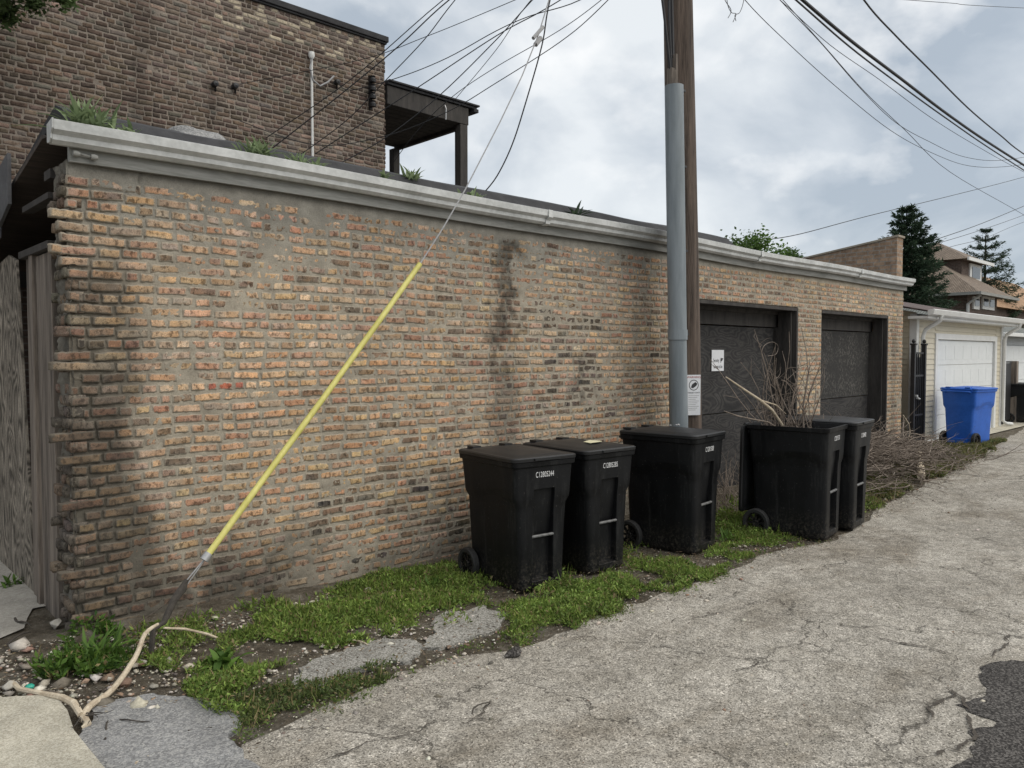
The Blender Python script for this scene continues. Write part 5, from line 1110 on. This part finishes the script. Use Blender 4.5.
# conduit riser on the camera side of the pole
vd = Vector((CAM[0] - px0, CAM[1] - py0, 0)).normalized(); ofs = vd * .265
def oc(px, py):                                # point on the conduit axis plane
    q = onY(px, py, py0 + ofs.y); return Vector((q[0] - px0, q[1] - py0, q[2]))
cA, cB, cC = oc(679.5, 424), oc(677.5, 338), oc(674, 86)
dn_ = (cA - cB); cG = cA + dn_ * ((cA.z + .1) / max(.01, cB.z - cA.z))
cG = Vector((cA.x + (cA.x - cC.x) / (cC.z - cA.z) * (cA.z + .08), cA.y, -.1))
m = MB(); m.tube([cG, cB], .098, 22); m.tube([cB + Vector((0, 0, -.02)), cB + Vector((0, 0, .09))], .108, 22); m.tube([cB + Vector((0, 0, .05)), cC], .10, 22); m.build('conduit_riser', M['pvc'], pole, smooth=True, sharp=50)
m = MB(); 
for z in (2.0, 2.9, 3.8, 4.6):
    q = cB + (cC - cB) * ((z - cB.z) / (cC.z - cB.z)); m.box((q.x + .03, q.y - .06, z - .012), (q.x + .13, q.y + .12, z + .012))
m.build('strap', M['iron'], pole)
m = MB(); m.box((cC.x - .085, cC.y - .03, cC.z - .02), (cC.x - .03, cC.y + .03, cC.z + .17)); m.box((cC.x - .028, cC.y - .03, cC.z - .02), (cC.x + .005, cC.y + .03, cC.z + .16)); m.box((cC.x + .007, cC.y - .02, cC.z - .02), (cC.x + .045, cC.y + .04, cC.z + .34)); m.build('wood_moulding', M['barewood'], pole, bevel=.004)
m = MB(); t0 = cC + Vector((-.06, 0, .1)); m.tube([t0, cC + Vector((-.10, 0, .3)), cC + Vector((-.17, .02, .75)), cC + Vector((-.26, .05, 1.3)), cC + Vector((-.4, .1, 2.4))], .014, 8)
m.tube([cC + Vector((.02, .03, .3)), cC + Vector((.04, .06, .8)), cC + Vector((.03, .08, 1.5)), cC + Vector((.05, .1, 3.))], .018, 8); m.tube([cC + Vector((-.01, .02, .1)), cC + Vector((-.01, .06, .7)), cC + Vector((.0, .08, 1.5)), cC + Vector((.0, .1, 3.))], .012, 8); m.build('riser_cable', M['cable'], pole, smooth=True)
# poster on the pole
pc_ = onY(694, 395, py0 - .18)
ps = empty('warning_poster', (pc_[0], py0 - .175, pc_[2]), R(-28), 'white paper notice with red heading stapled to the utility pole', 'poster')
m = MB(); m.box((-.085, -.001, -.225), (.085, .001, .225)); m.build('paper_sheet', M['paper'], ps)
def tx(s_, size, mat, par_, x, z, nm='printed_text', sx=1.): return text_obj(s_, size, mat, par_, Matrix.Translation((x, -.0022, z)) @ FACE @ Matrix.Diagonal((sx, 1, 1, 1)), nm, .0004)
tx('WARNING', .034, M['redink'], ps, 0, .198)
m = MB(); 
for k in range(28):
    a0, a1 = k * 2 * math.pi / 28, (k + 1) * 2 * math.pi / 28; m.add([(.052 * math.cos(a0), -.0018, .11 + .052 * math.sin(a0)), (.052 * math.cos(a1), -.0018, .11 + .052 * math.sin(a1)), (.060 * math.cos(a1), -.0018, .11 + .060 * math.sin(a1)), (.060 * math.cos(a0), -.0018, .11 + .060 * math.sin(a0))], [(0, 1, 2, 3)])
m.add([(-.035 + .0, -.0019, .085), (-.01, -.0019, .075), (.03, -.0019, .10), (.045, -.0019, .125), (.02, -.0019, .145), (-.02, -.0019, .12)], [(0, 1, 2, 3, 4, 5)]); m.build('round_emblem', M['ink'], ps, fixn=False)
tx('TARGET: RATS', .022, M['ink'], ps, 0, .025)
m = MB()
for k in range(9): m.add([(-.065, -.0018, -.005 - k * .02), (.065 - (k % 3) * .02, -.0018, -.005 - k * .02), (.065 - (k % 3) * .02, -.0018, -.010 - k * .02), (-.065, -.0018, -.010 - k * .02)], [(0, 1, 2, 3)])
m.build('text_lines', M['cablegrey'], ps, fixn=False)
# camera sign on the plywood
sg = onY(717.5, 360.5, .325); sn = empty('security_sign', (sg[0], .322, sg[2]), 0, 'small white security camera sign screwed to the left boarded door', 'sign')
m = MB(); m.box((-.155, -.003, -.145), (.155, .0, .145)); m.build('plate', M['paper'], sn, bevel=.001)
text_obj('Security', .070, M['ink'], sn, Matrix.Translation((-.045, -.0042, .0)) @ FACE @ Matrix.Diagonal((.6, 1, 1, 1)), 'printed_text', .0004)
text_obj('Cameras in Use', .068, M['ink'], sn, Matrix.Translation((0, -.0042, -.085)) @ FACE @ Matrix.Diagonal((.5, 1, 1, 1)), 'printed_text', .0004)
m = MB(); m.add([(.06, -.0042, -.005), (.10, -.0042, -.01), (.14, -.0042, .03), (.07, -.0042, .035)], [(0, 1, 2, 3)]); m.add([(.065, -.0042, -.03), (.08, -.0042, -.03), (.085, -.0042, -.006), (.07, -.0042, -.006)], [(0, 1, 2, 3)]); m.build('camera_symbol', M['ink'], sn, fixn=False)

# ---------------------------------------------------------------- overhead wires
def wire(pix, ya, yb, r_, label, mat='cable', name='overhead_wire', group='overhead wires'):
    d = [0.]
    for a, b in zip(pix[:-1], pix[1:]): d.append(d[-1] + math.dist(a, b))
    P = [onY(p[0], p[1], ya + (yb - ya) * q / d[-1]) for p, q in zip(pix, d)]
    m = MB(); m.tube(smoothline(P), r_ * .78, 6); return tag(m.build(name, M[mat], smooth=True, fixn=False), label, 'wire', group)
YP = -.5
wire([(600, -110), (520, -55), (443, 0), (350, 80), (266, 138)], YP, 3.4, .007, 'thin wire falling from the top edge over the brown wall to the bushy weed')
wire([(610, -110), (530, -60), (449, 0), (400, 45), (340, 95), (270, 150)], YP, 3.0, .009, 'thicker dark wire just below the uppermost wire to the bushy weed')
wire([(600, -170), (530, -90), (455, 0), (424, 40), (384, 82), (347, 120), (300, 155)], YP, 3.2, .007, 'wire ending at the roof near the conduit, crossing the building corner high up')
wire([(640, -60), (560, -20), (496, 8), (425, 37), (360, 60), (240, 84)], YP, YB - .05, .006, 'nearly level thin wire ending left of the white conduit')
wire([(640, -40), (580, 0), (530, 16), (496, 31), (447, 58), (400, 77), (352, 90), (337, 83)], YP, YB - .07, .008, 'sagging wire ending at the small insulator right of the white conduit')
wire([(640, -60), (575, -10), (540, 12), (496, 36), (420, 86), (315, 154)], YP, 2.6, .008, 'straight wire passing in front of the building corner below the insulator rack')
wire([(640, -120), (560, -30), (525, 8), (496, 40), (440, 95), (385, 138), (335, 166)], YP, 2.2, .008, 'wire crossing the porch beam down to the roof right of the conduit')
wire([(600, -80), (548, -20), (520, 14), (496, 50), (453, 102)], YP, YB - .1, .006, 'short wire ending at the hook on the porch beam')
wire([(660, -50), (605, -3), (560, 30), (496, 67), (452, 97), (418, 130), (393, 163)], YP, 3.4, .006, 'wire passing the porch beam and ending behind the porch at the roof')
wire([(660, -55), (600, 8), (560, 42), (496, 83), (447, 112), (385, 136), (315, 145), (240, 121)], YP, YB - .07, .007, 'long sagging wire below the porch beam and along the brown wall')
wire([(575, -90), (550, 0), (542, 45), (525, 105), (512, 145), (497, 176), (482, 195)], YP + .1, .25, .009, 'black drop wire curving down to the garage roof right of the porch post')
m = MB(); p = Vector(onY(537, 42, GY_ + .3)); m.tube([p + Vector((-.05, 0, .02)), p + Vector((.08, 0, .16))], .018, 6); m.tube([p + Vector((-.02, 0, -.03)), p + Vector((.05, 0, .05))], .024, 6); tag(m.build('cable_clamp', M['cablegrey']), 'grey clamp joining the guy wire and the drop wire', 'clamp')
# right side
wire([(700, -90), (798, -4), (850, 40), (900, 78), (950, 116), (1000, 150), (1080, 200), (1140, 236)], YP, YP, .03, 'thick black cable bundle crossing the upper right sky')
wire([(700, -84), (796, 0), (850, 47), (900, 85), (950, 121), (1000, 155), (1080, 205), (1140, 240)], YP - .05, YP - .05, .016, 'second heavy cable lashed under the thick black bundle')
wire([(820, -70), (864, 0), (896, 36), (930, 70), (968, 108), (1000, 135), (1030, 158), (1100, 200)], YP - .3, YP - .3, .016, 'wavy black cable above the thick bundle at the upper right')
wire([(730, -40), (780, 0), (830, 45), (880, 80), (930, 117), (975, 145), (1024, 172), (1100, 210)], YP, YP, .006, 'thin wire running just under the thick bundle')
wire([(700, -60), (745, 0), (790, 45), (840, 90), (890, 130), (930, 152), (970, 166), (1012, 166), (1060, 158)], YP, YP, .006, 'lowest sagging thin wire in the upper right sky')
wire([(720, -70), (780, 0), (820, 42), (860, 88), (895, 122), (930, 142), (965, 157), (1005, 160), (1060, 150)], YP, YP, .006, 'middle sagging thin wire under the bundle')
wire([(720, -70), (783, 0), (825, 47), (865, 92), (905, 130), (950, 172), (1024, 215), (1080, 250)], YP, YP, .006, 'thin wire crossing the sagging wires down to the right edge')
wire([(868, -3), (950, 3), (1024, 8), (1200, 16)], 2, 2, .010, 'nearly level wire at the very top right')
wire([(764, 240), (800, 234), (868, 216), (950, 196), (1024, 177), (1100, 155)], 9, 9, .02, 'long wire rising to the right above the brick parapet')
wire([(925, 243), (975, 226), (1024, 206), (1090, 178)], 12, 12, .03, 'upper wire rising to the right between the conifers', )
wire([(925, 247), (975, 232), (1024, 215), (1090, 190)], 12, 12, .022, 'second wire rising to the right between the conifers')
wire([(905, 262), (950, 247), (985, 238), (1024, 222), (1090, 200)], 13, 13, .02, 'third and lowest wire rising to the right past the fir')
# cut cable tails above
rg = np.random.default_rng(5)
for k, pp in enumerate([[(728, -30), (727, 0), (731, 12), (736, 14), (733, 22)], [(745, -30), (744, -2), (740, 12), (735, 15), (736, 21)], [(722, -30), (724, -3), (731, 10), (728, 18)]]):
    wire(pp, YP - .1, YP - .1, .005, ['left frayed cable tail hanging into the top edge right of the pole', 'right frayed cable tail hanging into the top edge right of the pole', 'innermost frayed cable tail hanging at the top edge right of the pole'][k], 'cable', 'cable_tail', 'cut cable tails')
